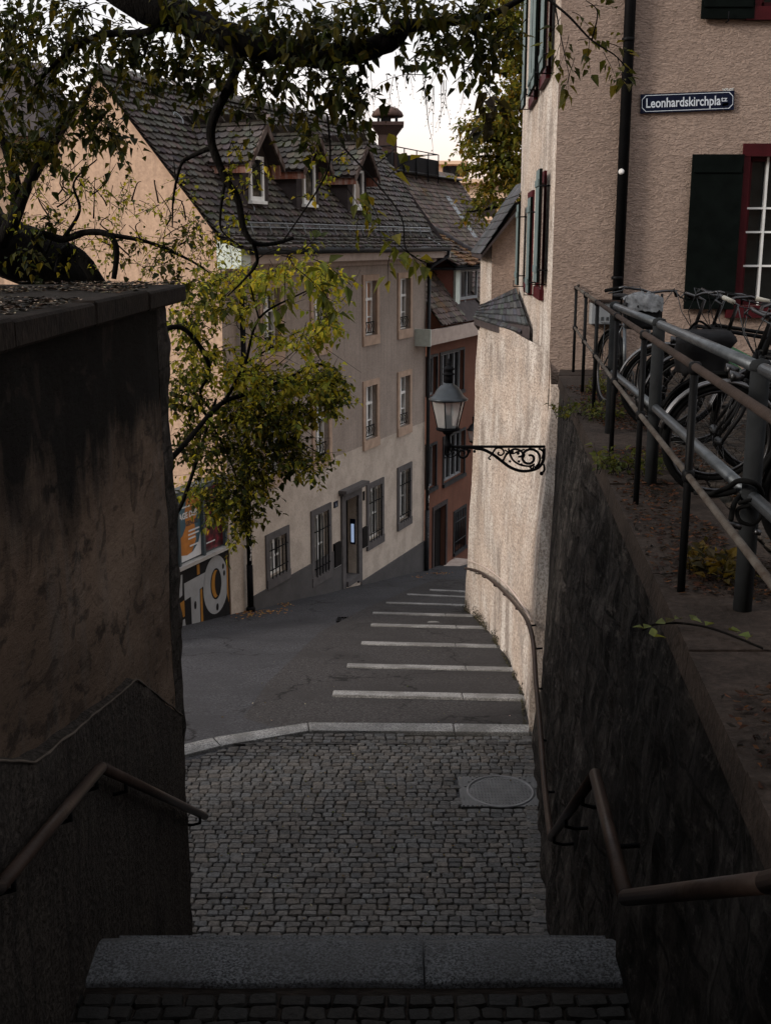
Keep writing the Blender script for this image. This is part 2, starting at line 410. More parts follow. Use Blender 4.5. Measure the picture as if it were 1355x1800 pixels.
def jit(c, a): k = 1+random.uniform(-a, a); return tuple(max(.004, x*k*(1+random.uniform(-a*.25, a*.25))) for x in c)

# ------------------------------------------------------------------ ground, road, landing
g = MB(); g.quad((-900, -300, -14), (900, -300, -14), (900, 1500, -14), (-900, 1500, -14)); struct('ground', g, 'earth')

def grid(nx, ny, fn, mb, col=None, smooth=True):
    vs = [fn(i/nx, j/ny) for j in range(ny+1) for i in range(nx+1)]
    fs = [(j*(nx+1)+i, j*(nx+1)+i+1, (j+1)*(nx+1)+i+1, (j+1)*(nx+1)+i) for j in range(ny) for i in range(nx)]
    mb.add(vs, fs, col, smooth)
def road_pt(a, b):
    X = -7+a*13; Y = 9.5+b*50.5
    return (X, Y, road_z(Y)-.02+.02*noise.noise((X*.7, Y*.5, 3)))
g = MB(); grid(60, 160, road_pt, g); struct('road', g, 'asphalt')
# earth strip left of the road up to the walls
g = MB(); g.quad((-30, 7.5, -.06), (-6.9, 7.5, -.06), (-6.9, 22, -2.3), (-30, 22, -2.3)); struct('terrain', g, 'earth')

ln_px = [(395, 1300), (470, 1200), (560, 1112), (640, 1070), (720, 1036), (765, 1018)]
g = MB(); L_ = [onroad(x, y, .018) for x, y in ln_px]; vs = []
for p in L_:
    for k in range(7): vs.append((p.x+(2.3-p.x)*k/6, p.y, road_z(p.y)+.014))
g.add(vs, [(j*7+i, j*7+i+1, j*7+8+i, j*7+7+i) for j in range(len(L_)-1) for i in range(6)], None, True)
struct('stepped_lane', g, 'asphalt2')
# landing base + cobbles (running bond rows of hand-cut stones, one paving mesh)
K0 = [(-2.6, 10.1), (-1.88, 10.5), (-1.67, 10.7), (-1.19, 10.95), (-.79, 11.07), (1.8, 11.02)]   # near edge of kerb
def kerbY(x):
    for (a, b), (c, d) in zip(K0, K0[1:]):
        if a <= x <= c: return b+(d-b)*(x-a)/(c-a)
    return K0[0][1] if x < K0[0][0] else K0[-1][1]
def stone(mb, x0, x1, y0, y1, zf, colr, h=.02):
    e = min(x1-x0, y1-y0); i = .13*e; j = lambda: random.uniform(-.006, .006)
    zt = random.uniform(-.004, .005)
    a = [(x0+j(), y0+i+j()), (x0+i+j(), y0+j()), (x1-i+j(), y0+j()), (x1+j(), y0+i+j()), (x1+j(), y1-i+j()), (x1-i+j(), y1+j()), (x0+i+j(), y1+j()), (x0+j(), y1-i+j())]
    cx, cy = (x0+x1)/2, (y0+y1)/2
    tx, ty = random.uniform(-.06, .06), random.uniform(-.06, .06)
    vs = [(x, y, zf(x, y)-.05) for x, y in a]
    vs += [(x, y, zf(x, y)+h*.45+zt) for x, y in a]
    vs += [(cx+(x-cx)*.88+j()*.4, cy+(y-cy)*.84+j()*.4, zf(x, y)+h+zt+tx*(x-cx)+ty*(y-cy)) for x, y in a]
    vs += [(cx, cy, zf(cx, cy)+h+zt+.002)]
    fs = [(k, (k+1) % 8, 8+(k+1) % 8, 8+k) for k in range(8)]+[(8+k, 8+(k+1) % 8, 16+(k+1) % 8, 16+k) for k in range(8)]+[(16+k, 16+(k+1) % 8, 24) for k in range(8)]
    v = random.uniform(.72, 1.28); w_ = random.uniform(-.06, .06); colr = (colr[0]*v*(1+w_), colr[1]*v, colr[2]*v*(1-w_))
    mb.add(vs, fs, colr, False)
CC = (.085, .080, .077)
def cobbles(mb, xa, xb, ya, yb, zf, inside, sx=.098, sy=.076, base=CC):
    y = ya
    while y < yb:
        d = sy*random.uniform(.92, 1.08); x = xa-random.random()*sx
        while x < xb:
            w = sx*random.uniform(.8, 1.25)
            if inside(x+w/2, y+d/2) and inside(x+w/2, y+d): stone(mb, x+.003, x+w-.003, y+.003, y+d-.003, zf, base)
            x += w
        y += d
def MHin(x, y): return .685 < x < 1.48 and 9.43 < y < 10.06
g = MB()
cobbles(g, -4.2, 1.6, 7.2, 11.1, lambda x, y: -.012, lambda x, y: y < kerbY(x)-.02 and not MHin(x, y) and x < .10*y+.43)
for k in range(46):     # channel course along the wall, stones turned
    y = 7.3+k*.08
    xr = .10*y+.36
    if not MHin(xr+.05, y+.04) and y < 10.98: stone(g, xr-.03, xr+.17, y, y+.075, lambda x, y: -.014, CC)
struct('landing_cobbles', g, 'cobble')
g = MB(); g.prism([(-7, 7.22), (1.9, 7.22), (1.9, 11.02), (-.79, 11.07), (-1.19, 10.95), (-1.67, 10.7), (-2.6, 10.1), (-7, 9.6)], .5, None, -.522)
struct('landing_bed', g, 'joint')

# far kerb of the landing, three stones
def kerb(name, pts_near, pts_far, z0, dz, label, parent=None, mat='granite', grp=None):
    mb = MB(); n = len(pts_near)
    poly = [Vector(p) for p in pts_near]+[Vector(p) for p in reversed(pts_far)]
    vs = []; e = .012; cen = sum(poly, Vector((0, 0, 0)))/len(poly)
    for q in poly: vs.append((q.x, q.y, q.z+z0))
    for q in poly: vs.append((q.x, q.y, q.z+dz-e))
    for q in poly:
        d = (cen-q); d.z = 0; d.normalize(); vs.append((q.x+d.x*e, q.y+d.y*e, q.z+dz))
    m = len(poly)
    fs = [(i, (i+1) % m, m+(i+1) % m, m+i) for i in range(m)]+[(m+i, m+(i+1) % m, 2*m+(i+1) % m, 2*m+i) for i in range(m)]+[tuple(range(2*m, 3*m))]
    mb.add(vs, fs); o = mb.build(name, mat, parent)
    if label: tag(o, label, 'kerb', grp)
    return o
kt = thing('granite_kerb', 'angled granite kerb along the far edge of the cobbled landing', 'kerb', (0, 11.15, 0))
segs = [((-2.6, 10.1), (-1.67, 10.7), (-2.75, 10.32), (-1.78, 10.9)), ((-1.66, 10.705), (-.8, 11.068), (-1.77, 10.905), (-.83, 11.275)), ((-.79, 11.07), (.72, 11.045), (-.82, 11.277), (.72, 11.25)), ((.728, 11.045), (1.62, 11.02), (.728, 11.25), (1.62, 11.22))]
for a, b, c, d in segs:
    kerb('kerb_stone', [(*a, 0), (*b, 0)], [(*c, 0), (*d, 0)], -.25, .022, None, kt)
KL = [((585, 1222), (915, 1229)), ((610, 1173), (910, 1180)), ((635, 1133), (880, 1139)), ((652, 1101), (862, 1106)), ((655, 1080), (848, 1085)), ((678, 1062), (838, 1067)), ((715, 1047), (826, 1052)), ((755, 1039), (818, 1042))]
ordn = ['first', 'second', 'third', 'fourth', 'fifth', 'sixth', 'seventh', 'eighth and farthest']
for i, (l, r) in enumerate(KL):
    a = onroad(*l); b = onroad(*r); w = .27
    b = b+(b-a).normalized()*.12
    t = .55 if i < 6 else None
    kk = thing('granite_step_edge', f'{ordn[i]} pale granite step edge below the cobbled landing, counted downhill', 'step', (a+b)/2, 'granite step edges across the stepped lane')
    def kp(p, dy): return (p.x, p.y+dy, road_z(p.y+dy)-.0)
    j = a.lerp(b, .66+.05*math.sin(i*3))
    for p, q in ((a, j-(b-a).normalized()*.004), (j+(b-a).normalized()*.004, b)):
        kerb('granite_block', [kp(p, -w/2), kp(q, -w/2)], [kp(p, w/2), kp(q, w/2)], -.3, .035, None, kk)

# manhole
mh = thing('manhole_cover', 'round iron manhole cover in a ribbed square frame beside the wall', 'manhole cover', (1.08, 9.745, 0))
mb = MB(); mb.box((.69, 9.45, -.05), (1.47, 10.04, .006))
for k in range(19):
    x = .70+k*.041; q = .335**2-(x+.01-1.075)**2; hh = q**.5 if q > 0 else 0
    if hh < .02: mb.box((x, 9.455, .006), (x+.02, 10.035, .014))
    elif hh < .28:
        mb.box((x, 9.455, .006), (x+.02, 9.745-hh, .014)); mb.box((x, 9.745+hh, .006), (x+.02, 10.035, .014))
mb.build('frame', simple('manhole_iron', (.09, .09, .092), .55, .3, var=.3), mh)
mb = MB(); c = (1.075, 9.745)
mb.lathe([(.318, -.01), (.318, .012), (.296, .016), (.294, .004), (.0, .004)], (c[0], c[1], 0), 48)
for i in range(-9, 10):
    for j in range(-9, 10):
        x, y = i*.03, j*.03
        if x*x+y*y < .272**2: mb.box((c[0]+x-.008, c[1]+y-.008, .003), (c[0]+x+.008, c[1]+y+.008, .011))
mb.build('lid', simple('manhole_lid_iron', (.13, .13, .135), .5, .3, var=.25), mh)
# drain grate
a = onroad(615, 1089)
dg = thing('drain_grate', 'small black iron drain grate set in the asphalt', 'drain', a)
mb = MB()
fr = lambda x, y, z: (a.x+x, a.y+y, road_z(a.y+y)+z-.01)
for s in (-.24, .2): mb.box((s, -.3, -.03), (s+.04, .3, .02), fr)
for s in (-.3, .26): mb.box((-.2, s, -.03), (.2, s+.04, .02), fr)
mb.build('frame', 'iron', dg); mb = MB()
for k in range(7): mb.box((-.19+k*.058, -.26, -.03), (-.165+k*.058, .26, .018), fr)
mb.build('bars', 'iron', dg)
a = onroad(762, 1096)
mb = MB(); mb.lathe([(.13, -.02), (.13, .012), (.11, .018), (0, .018)], tuple(a-Vector((0, 0, .01))), 20)
tag(mb.build('valve_cover', M['granite']), 'small round pale valve cover between two granite step edges', 'manhole cover')

# stairs from near landing down to the cobbles, and upper flight behind the lens
g = MB()
for k in range(10):
    y0 = 4.86+k*.262; z = 1.75-.175*(k+1)
    if k < 9: g.box((-1.6, y0, z-.4), (1.6, y0+.262, z))
struct('stairs', g, 'stepgranite')
g = MB(); g.box((-1.6, 3.2, 1.2), (1.3, 4.49, 1.735)); struct('upper_landing', g, 'coping')
g = MB()
for k in range(10):
    g.box((-1.6, 3.2-.28*(k+1), .8), (1.3, 3.2-.28*k, 1.75+.17*(k+1)))
struct('upper_stairs', g, 'stepgranite')
g = MB(); cobbles(g, -1.5, 1.2, 3.25, 4.49, lambda x, y: 1.735, lambda x, y: y < 4.47, .115, .09, (.012, .011, .0102)); struct('upper_landing_cobbles', g, 'cobble')  # near-black stone tint imitates vignette shade on this landing
mb = MB()
def step_block(x0, x1, nm, lb):
    mb = MB(); P = []
    N = 16
    prof = [(4.485, 1.4), (4.485, 1.755), (4.5, 1.768), (4.66, 1.772), (4.78, 1.768), (4.84, 1.745), (4.86, 1.70), (4.86, 1.4)]
    vs = []
    for i in range(N+1):
        x = x0+(x1-x0)*i/N
        for (y, z) in prof: vs.append((x, y+.012*noise.noise((x*2, y, 1)), z+.008*noise.noise((x*3, y*3, 5))))
    m = len(prof); fs = []
    for i in range(N):
        for j in range(m-1): fs.append((i*m+j, (i+1)*m+j, (i+1)*m+j+1, i*m+j+1))
    fs += [tuple(range(m)), tuple(N*m+j for j in range(m-1, -1, -1))]
    mb.add(vs, fs, None, True); return tag(mb.build('granite_step', 'stepgranite'), lb, 'step', 'granite blocks edging the near landing')
step_block(-1.6, .172, 'a', 'long worn granite block edging the near landing, left of the joint')
step_block(.180, 1.25, 'b', 'shorter worn granite block edging the near landing, right of the joint')

# ------------------------------------------------------------------ left wall block
lw = thing('plastered_garden_wall', 'tall brown plastered wall with dark stone coping left of the stairs', 'wall', (-2.5, 4, 0))
def lface(a, b):
    y = -3+a*10.05; z = -1+b*5.62
    return (-1.40+.035*noise.noise((y*1.1, z*.9, 2))+.012*noise.noise((y*4, z*4, 7)), y, z)
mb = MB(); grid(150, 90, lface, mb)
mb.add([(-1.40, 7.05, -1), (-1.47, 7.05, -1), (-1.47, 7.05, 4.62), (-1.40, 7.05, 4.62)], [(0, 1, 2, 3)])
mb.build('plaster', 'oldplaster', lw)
mb = MB()
def lst(a, b):    # exposed quoin stones at the wall's end
    y = 6.98+a*.54; z = -1+b*5.62
    k = noise.noise((y*3, z*2.2, 11)); k2 = noise.noise((y*9, z*7, 4))
    return (-1.43+.03*k+.02*k2, y+.012*k*(a), z)
grid(14, 130, lst, mb)
mb.box((-7, -3, -1), (-1.5, 7.5, 4.62)); mb.build('stone_core', 'stonewall', lw)
# rough-cast dado
DT = [(-3, 3.1), (3.3, 3.12), (4.08, 3.04), (5.8, 2.69), (7.06, 1.95)]
def dtop(y):
    for (a, b), (c, d) in zip(DT, DT[1:]):
        if a <= y <= c: return b+(d-b)*(y-a)/(c-a)
    return DT[-1][1]
DT[:] = [(-3, 5.0), (3.2, 3.42), (3.7, 3.22), (4.05, 3.04), (5.82, 2.68), (7.06, 1.93)]
mb = MB(); vs = []; nx, nz = 110, 50
for j in range(nz+1):
    for i in range(nx+1):
        y = -2.9+9.96*i/nx; t = dtop(y)+.015*noise.noise((y*6, 0, 3)); z = -1+(t+1)*j/nz
        vs.append((-1.352+.02*noise.noise((y*3, z*3, 5))+.012*noise.noise((y*14, z*14, 8)), y, z))
fs = [(j*(nx+1)+i, j*(nx+1)+i+1, (j+1)*(nx+1)+i+1, (j+1)*(nx+1)+i) for j in range(nz) for i in range(nx)]
mb.add(vs, fs, None, True)
top = [nz*(nx+1)+i for i in range(nx+1)]
o0 = len(mb.v); mb.v += [(-1.45, mb.v[t][1], mb.v[t][2]+.03) for t in top]
for i in range(nx): mb.f.append((top[i], top[i+1], o0+i+1, o0+i)); mb.c.append(None); mb.smooth.append(False)
mb.build('dado', 'dado', lw)
mb = MB(); mb.tube([(-1.35+.006*noise.noise((y*5, 1, 1)), y, dtop(y)+.012*noise.noise((y*6, 0, 3))+.004) for y in [3.2+.06*k for k in range(65)]], [.006+.004*noise.noise((k*.5, 4, 4)) for k in range(65)], 6); mb.build('dado_edge', M['rough_edge'], lw)
mb = MB()
for k in range(9):
    y0 = -3+k*1.19
    mb.bbox((-7, y0, 4.622), (-1.33+.006*math.sin(k*5), y0+1.183, 4.735+.006*math.sin(k*3)), None, .012)
mb.build('coping', 'coping', lw)
# moss and twigs on the coping
mb = MB()
for k in range(4200):
    x = -1.36-abs(random.gauss(0, 1.1)); y = random.uniform(3.5, 7.65); l = random.uniform(.01, .04); a = random.uniform(0, 6.28)
    if noise.noise((x*1.3, y*1.3, 0)) < -.05: continue
    dx, dy = math.cos(a)*l, math.sin(a)*l; z = 4.742+random.uniform(0, .012)
    mb.add([(x-dx, y-dy, z), (x+dy*.35, y-dx*.35, z+.006), (x+dx, y+dy, z), (x-dy*.35, y+dx*.35, z+.004)], [(0, 1, 2, 3)], jit(random.choice([(.05, .04, .03), (.2, .15, .11), (.022, .02, .014), (.1, .065, .042), (.015, .013, .01)]), .4))
o = mb.build('leaf_litter', 'cobble'); o['kind'] = 'stuff'; tag(o, 'twigs and dry leaf litter lying on the coping of the left wall', 'leaf litter')

RWB = [(-3, .55), (4.65, .92), (7.44, 1.2), (10.8, 1.5), (11.1, 1.6), (14.2, 1.95)]
lb = [(11.0, 1.50), (12, 1.60), (13, 1.70), (15, 1.77), (17.5, 1.77), (20, 1.70), (21.5, 1.56)]
lt = [(11.0, 1.72), (13.6, 1.965), (14.6, 2.0), (15.4, 1.97), (17.2, 1.93), (18.8, 1.80), (20.9, 1.64), (21.5, 1.62)]
def lerp(t, x):
    for (a, b), (c, d) in zip(t, t[1:]):
        if a <= x <= c: return b+(d-b)*(x-a)/(c-a)
    return t[0][1] if x < t[0][0] else t[-1][1]
def edgeX(y): return .74+.0945*y if y > 2 else .93
def wallX(Y, z):
    t = min(1, max(0, z/3.4)); a = lerp(RWB, Y)+(edgeX(Y)+.05-lerp(RWB, Y))*t
    k = min(1, max(0, z/3.6)); k = k*k*(3-2*k); b = lerp(lb, Y)+(lerp(lt, Y)-lerp(lb, Y))*k
    return a if Y < 11 else min(a, b) if Y < 13.6 else b
def onwall(px, py, off, y0=5.):
    r = ray(px, py); Y = y0
    while Y < 26:
        t = Y/r.y; p = Vector((r.x*t, Y, EZ+r.z*t))
        if p.x > wallX(Y, p.z)-off: return p
        Y += .02
    return p
# ------------------------------------------------------------------ handrails
def bracket(mb, p, side, out=.09, drop=.07):
    p = Vector(p); mb.tube([p, p+Vector((0, 0, -drop)), p+Vector((side*out*.6, 0, -drop-.015)), p+Vector((side*out*1.4, 0, -drop-.01))], .011, 6)
hr = thing('handrail', 'brown round handrail bending down along the left plastered wall', 'handrail', (-1.3, 4.7, 2.6))
P = [Vector((-1.27, 2.3, 3.55)), Vector((-1.28, 3.38, 2.92)), Vector((-1.285, 4.74, 2.69)), Vector((-1.29, 7.42, 1.0))]
def jointed(mb, P, r):
    for a, b in zip(P, P[1:]): mb.tube([a, b], r, 14)
    for p in P: mb.lathe([(.001, -r), (r*.7, -r*.7), (r, 0), (r*.7, r*.7), (.001, r)], tuple(p), 12)
mb = MB(); jointed(mb, P, .026); mb.build('rail', 'brownrail', hr)
for q in ((1, 2, .1), (1, 2, .62), (1, 2, .93), (2, 3, .16), (2, 3, .92)):
    mb = MB(); bracket(mb, P[q[0]].lerp(P[q[1]], q[2]), -1); mb.build('bracket', 'iron', hr)
hr = thing('handrail', 'long brown handrail following the right wall from the stairs down the lane', 'handrail', (1.0, 6.8, 1.1))
P1 = [Vector((.92, 1.2, 4.4)), Vector((.88, 2.36, 3.56)), Vector((.79, 3.35, 2.9)), Vector((.935, 4.67, 2.69)), Vector((1.10, 6.87, 1.14))]
P2px = [(968, 1470, 6.87), (957, 1380, 7.9), (950, 1290, 9.0), (942, 1200, 10.5), (937, 1130, 12.1), (926, 1090, 13.4), (907, 1064, 15.0), (885, 1040, 16.8), (868, 1024, 18.4), (848, 1009, 20.2), (836, 1003, 21.3), (818, 999, 22.3)]
P2 = [P1[-1]]+[onwall(q[0], q[1], .085) for q in P2px[1:]]
def smooth_path(P, n=6):
    out = []
    for i in range(len(P)-1):
        p0, p1, p2, p3 = P[max(i-1, 0)], P[i], P[i+1], P[min(i+2, len(P)-1)]
        for k in range(n):
            t = k/n; out.append(.5*((2*p1)+(p2-p0)*t+(2*p0-5*p1+4*p2-p3)*t*t+(3*p1-p0-3*p2+p3)*t**3))
    out.append(P[-1]); return out
mb = MB(); jointed(mb, P1, .027); mb.tube(smooth_path(P2), .024, 12); mb.build('rail', 'brownrail', hr)
for q in ((3, 4, .2), (3, 4, .88), (2, 3, .5), (3, 4, .55)):
    mb = MB(); bracket(mb, P1[q[0]].lerp(P1[q[1]], q[2]), 1); mb.build('bracket', 'iron', hr)
for k in range(1, len(P2)-1):
    mb = MB(); bracket(mb, P2[k], 1, .07, .05); mb.build('bracket', 'iron', hr)

# ------------------------------------------------------------------ right: terrace, retaining wall
TZ = 3.52
rw = thing('stone_retaining_wall', 'dark rubble stone retaining wall under the terrace beside the stairs', 'wall', (1.3, 6, 0))
def rface(a, b):
    y = -3+a*16.9; z = -1.2+b*4.6
    xt = edgeX(y)+.05; xb = lerp(RWB, y)
    t = (z+.0)/3.4; x = xb+(xt-xb)*t
    q = min(1, max(.15, (12-y)/3)); x += q*(.045*noise.noise((y*1.6, z*2.4, 1))+.03*noise.noise((y*5, z*4, 3))+.018*noise.noise((y*16, z*9, 6)))
    return (x, y, z)
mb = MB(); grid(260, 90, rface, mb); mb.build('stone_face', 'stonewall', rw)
mb = MB(); n = 17
for k in range(n):
    y0 = -3+k*1.0; y1 = y0+.994
    P = []
    for (y) in (y0, y1):
        P.append(y)
    x0, x1 = edgeX(y0), edgeX(y1)
    j = .006*math.sin(k*4)
    w = .62
    if y1 > 13.6: y1 = 13.55
    mb.hexa([(x0, y0, 3.40), (x0+w, y0, 3.40), (x1+w, y1, 3.40), (x1, y1, 3.40), (x0+.01, y0, TZ+.004+j), (x0+w, y0, TZ+.004+j), (x1+w, y1, TZ+.004+j), (x1+.01, y1, TZ+.004+j)])
mb.build('coping', 'concrete', rw)
g = MB(); g.add([(1.25, -3, TZ-.03), (14, -3, TZ-.03), (14, 13.58, TZ-.03), (2.25, 13.58, TZ-.03)], [(0, 1, 2, 3)]); struct('terrace', g, 'joint')
g = MB(); cobbles(g, 1.2, 5.2, 2.2, 13.5, lambda x, y: TZ-.022, lambda x, y: x > edgeX(y)+.66, .12, .1, (.034, .027, .022)); struct('terrace_cobbles', g, 'cobble')

# terrace railing
RB = [Vector(p) for p in [(2.19, 13.3, TZ), (1.985, 11.45, TZ), (1.83, 9.97, TZ), (1.625, 8.08, TZ), (1.455, 6.45, TZ), (1.28, 4.72, TZ), (1.09, 2.9, TZ), (.9, 1.1, TZ)]]
rl = thing('railing', 'thin iron railing with rusty top rail along the terrace edge', 'railing', (1.6, 8, TZ))
for p in RB:
    mb = MB(); mb.tube([p-Vector((0, 0, .05)), p+Vector((0, 0, .98))], .0175, 10)
    for h in (.975, .52): mb.lathe([(.02, -.026), (.027, -.016), (.027, .016), (.02, .026)], (p.x, p.y, p.z+h), 12)
    mb.build('post', 'blackpaint', rl)
TOP = [Vector((2.26, 13.58, 4.51))]+[p+Vector((0, 0, .98)) for p in RB]
MID = [Vector((2.26, 13.58, 4.02))]+[p+Vector((0, 0, .52)) for p in RB]
mb = MB(); mb.tube(TOP[:4], .018, 10); mb.build('top_rail', 'greyrail', rl)
mb = MB(); mb.tube(TOP[3:], .018, 10); o = mb.build('top_rail', 'rustrail', rl)
mb = MB(); mb.tube(MID, .014, 10); mb.build('middle_rail', 'greyrail', rl)

# bike rack
bk = thing('bicycle_rack', 'thick galvanised tube bicycle rack standing behind the thin iron railing', 'bicycle rack', (1.6, 6.9, TZ))
KB = [Vector((1.78, 8.95, TZ)), Vector((1.66, 6.98, TZ)), Vector((1.47, 4.47, TZ))]
for p in KB:
    mb = MB(); mb.tube([p-Vector((0, 0, .05)), p+Vector((0, 0, 1.0))], .038, 16)
    mb.lathe([(.0385, .99), (.043, 1.0), (.043, 1.012), (.034, 1.03), (.0, 1.04)], tuple(p), 16); mb.build('post', 'galvpost', bk)
E0 = KB[2]+(KB[2]-KB[1])*.9
for h in (1.0, .49):
    for a, b in ((KB[0], KB[1]), (KB[1], KB[2]), (KB[2], E0)):
        mb = MB(); d = (b-a).normalized()*.05
        mb.tube([a+d+Vector((0, 0, h)), b-d+Vector((0, 0, h))], .026, 14); mb.build('top_rail' if h > .9 else 'lower_rail', 'galv', bk)
# cable lock on the nearest rack post
cl = thing('cable_lock', 'black cable lock looped round the nearest rack post with a silver cylinder', 'lock', (1.47, 4.47, TZ+.4))
q = KB[2]
pts = [atY(1222, 866, 5.2), atY(1250, 868, 4.9), atY(1280, 856, 4.6), atY(1300, 845, 4.38), atY(1330, 852, 4.36), atY(1338, 872, 4.5), atY(1312, 868, 4.62), atY(1292, 882, 4.4), atY(1284, 915, 4.36)]
mb = MB(); mb.tube(smooth_path(pts, 6), .011, 8)
mb.tube(smooth_path([atY(1297, 885, 4.37), atY(1325, 880, 4.36), atY(1338, 905, 4.36), atY(1322, 922, 4.36), atY(1300, 915, 4.36), atY(1297, 895, 4.37), atY(1318, 889, 4.36)], 6), .008, 8)
mb.build('cable', 'rubber', cl)
mb = MB(); mb.tube([atY(1275, 919, 4.36), atY(1302, 926, 4.36)], .014, 12); mb.tube([atY(1326, 934, 4.37), atY(1336, 937, 4.37)], .012, 12); mb.build('cylinder', 'chrome', cl)

# ------------------------------------------------------------------ bicycles
def bicycle(name, label, frame_mat, loc, rotz, lean=0., basket=False, steer=0., grips='rubber', fender='chrome', seat=True, rack=True, light=True):
    t = thing(name, label, 'bicycle', loc, 'bicycles parked at the rack'); t.rotation_euler = (lean, 0, rotz)
    Rw = .34; WB = 1.08
    B = lambda mb, n, m, par=None: mb.build(n, m, par or t, local=True)
    hub_f = Vector((WB*.56, 0, Rw)); hub_r = Vector((-WB*.44, 0, Rw)); bb = Vector((-.02, 0, .29))
    head_b = Vector((WB*.56-.16, 0, .66)); head_t = Vector((WB*.56-.225, 0, .84)); seat_t = Vector((-.2, 0, .82))
    for h in (hub_f, hub_r):
        mb = MB(); mb.torus(h, Rw-.019, .019, (0, 1, 0), 44, 8); w = B(mb, 'wheel', 'rubber')
        mb = MB(); mb.torus(h, Rw-.045, .011, (0, 1, 0), 44, 6); B(mb, 'rim', 'chrome', w)
        mb = MB()
        for k in range(28):
            a = 2*math.pi*k/28; b = a+(.5 if k % 2 else -.5); s = .028 if k % 4 < 2 else -.028
            mb.tube([h+Vector((math.cos(b)*.022, s, math.sin(b)*.022)), h+Vector((math.cos(a)*(Rw-.05), 0, math.sin(a)*(Rw-.05)))], .0014, 4)
        B(mb, 'spokes', 'chrome', w)
        mb = MB(); mb.tube([h+Vector((0, -.06, 0)), h+Vector((0, -.035, 0)), h+Vector((0, .035, 0)), h+Vector((0, .06, 0))], [.012, .024, .024, .012], 12); B(mb, 'hub', 'zinc', w)
        mb = MB(); a0, a1 = (.25, 2.75) if h is hub_f else (.35, 3.0)
        ps = [h+Vector((math.cos(a0+(a1-a0)*i/18)*(Rw+.02), 0, math.sin(a0+(a1-a0)*i/18)*(Rw+.02))) for i in range(19)]
        for y in (-.018, 0, .018): mb.tube([p+Vector((0, y, -abs(y)*.35)) for p in ps], .010, 6)
        B(mb, 'mudguard', fender)
    mb = MB()
    mb.tube([bb, seat_t], .016, 10); mb.tube([bb, head_b+Vector((-.015, 0, .04))], .02, 10); mb.tube([seat_t+Vector((0.015, 0, -.07)), head_t] if frame_mat != 'greenframe' else [bb.lerp(seat_t, .4), head_b+Vector((-.03, 0, .1))], .016, 10)
    mb.tube([head_b, head_t], .021, 10); mb.tube([bb+Vector((0, 0, 0)), bb+Vector((.0, 0, .001))], .025, 10)
    for s in (-1, 1):
        mb.tube([bb+Vector((-.03, s*.035, 0)), hub_r+Vector((0, s*.06, 0))], .009, 8); mb.tube([seat_t+Vector((.02, s*.02, -.08)), hub_r+Vector((0, s*.06, 0))], .008, 8)
    B(mb, 'frame', frame_mat)
    mb = MB()
    for s in (-1, 1): mb.tube([head_b+Vector((0, s*.05, -.01)), head_b+Vector((.06, s*.055, -.16)), hub_f+Vector((0, s*.055, 0))], [.015, .014, .009], 8)
    mb.tube([head_b+Vector((0, -.05, -.005)), head_b+Vector((0, .05, -.005))], .018, 8)
    B(mb, 'fork', frame_mat if frame_mat != 'greenframe' else 'chrome')
    st = head_t+Vector((-.06, 0, .2)); mb = MB(); mb.tube([head_t, st, st+Vector((.07, 0, .03))], .014, 8)
    hb = st+Vector((.07, 0, .03)); cs, sn = math.cos(steer), math.sin(steer)
    def hp(x, y, z): return hb+Vector((x*cs-y*sn, x*sn+y*cs, z))
    mb.tube([hp(-.14, -.3, .0), hp(-.06, -.24, .03), hp(.0, -.1, .02), hp(0, 0, 0), hp(.0, .1, .02), hp(-.06, .24, .03), hp(-.14, .3, .0)], .0115, 8)
    bar = B(mb, 'handlebar', 'chrome')
    for s in (-1, 1):
        mb = MB(); mb.tube([hp(-.09, s*.263, .02), hp(-.2, s*.335, -.012)], .0165, 8); B(mb, 'grip', grips, bar)
        mb = MB(); mb.tube([hp(-.045, s*.23, .03), hp(-.03, s*.26, .0), hp(-.12, s*.34, -.03)], .006, 6)
        mb.tube([hp(-.03, s*.22, .03), hp(.08, s*.16, .05), hp(.09, s*.05, -.12), hp(.02, 0, -.25)], .0035, 5); B(mb, 'brake_lever', 'zinc', bar)
    if seat:
        mb = MB(); mb.tube([seat_t, seat_t+Vector((-.045, 0, .16))], .0125, 8); sp = seat_t+Vector((-.05, 0, .17))
        B(mb, 'seat_post', 'chrome')
        mb = MB(); prof = [(-.13, .075, .035), (-.1, .088, .045), (-.02, .07, .04), (.06, .035, .03), (.14, .022, .022)]
        vs = []
        for x, w, h in prof:
            for j in range(10):
                a = 2*math.pi*j/10; vs.append(sp+Vector((x, math.cos(a)*w, max(-.012, math.sin(a)*h*.6)+.02)))
        fs = [(i*10+j, i*10+(j+1) % 10, (i+1)*10+(j+1) % 10, (i+1)*10+j) for i in range(4) for j in range(10)]+[tuple(range(9, -1, -1)), tuple(range(40, 50))]
        mb.add(vs, fs, None, True); B(mb, 'saddle', 'bag')
    mb = MB(); mb.torus(bb+Vector((0, .05, 0)), .085, .006, (0, 1, 0), 28, 5)
    for k in range(5):
        a = k*1.257; mb.tube([bb+Vector((0, .05, 0)), bb+Vector((math.cos(a)*.085, .05, math.sin(a)*.085))], .006, 5)
    mb.tube([bb+Vector((0, .06, 0)), bb+Vector((.15, .075, -.08))], .009, 6); mb.tube([bb+Vector((0, -.06, 0)), bb+Vector((-.15, -.075, .08))], .009, 6)
    mb.tube([bb+Vector((0, .05, .085)), hub_r+Vector((0, .05, .035))], .004, 5); mb.tube([bb+Vector((0, .05, -.085)), hub_r+Vector((0, .05, -.035))], .004, 5)
    B(mb, 'crankset', 'zinc')
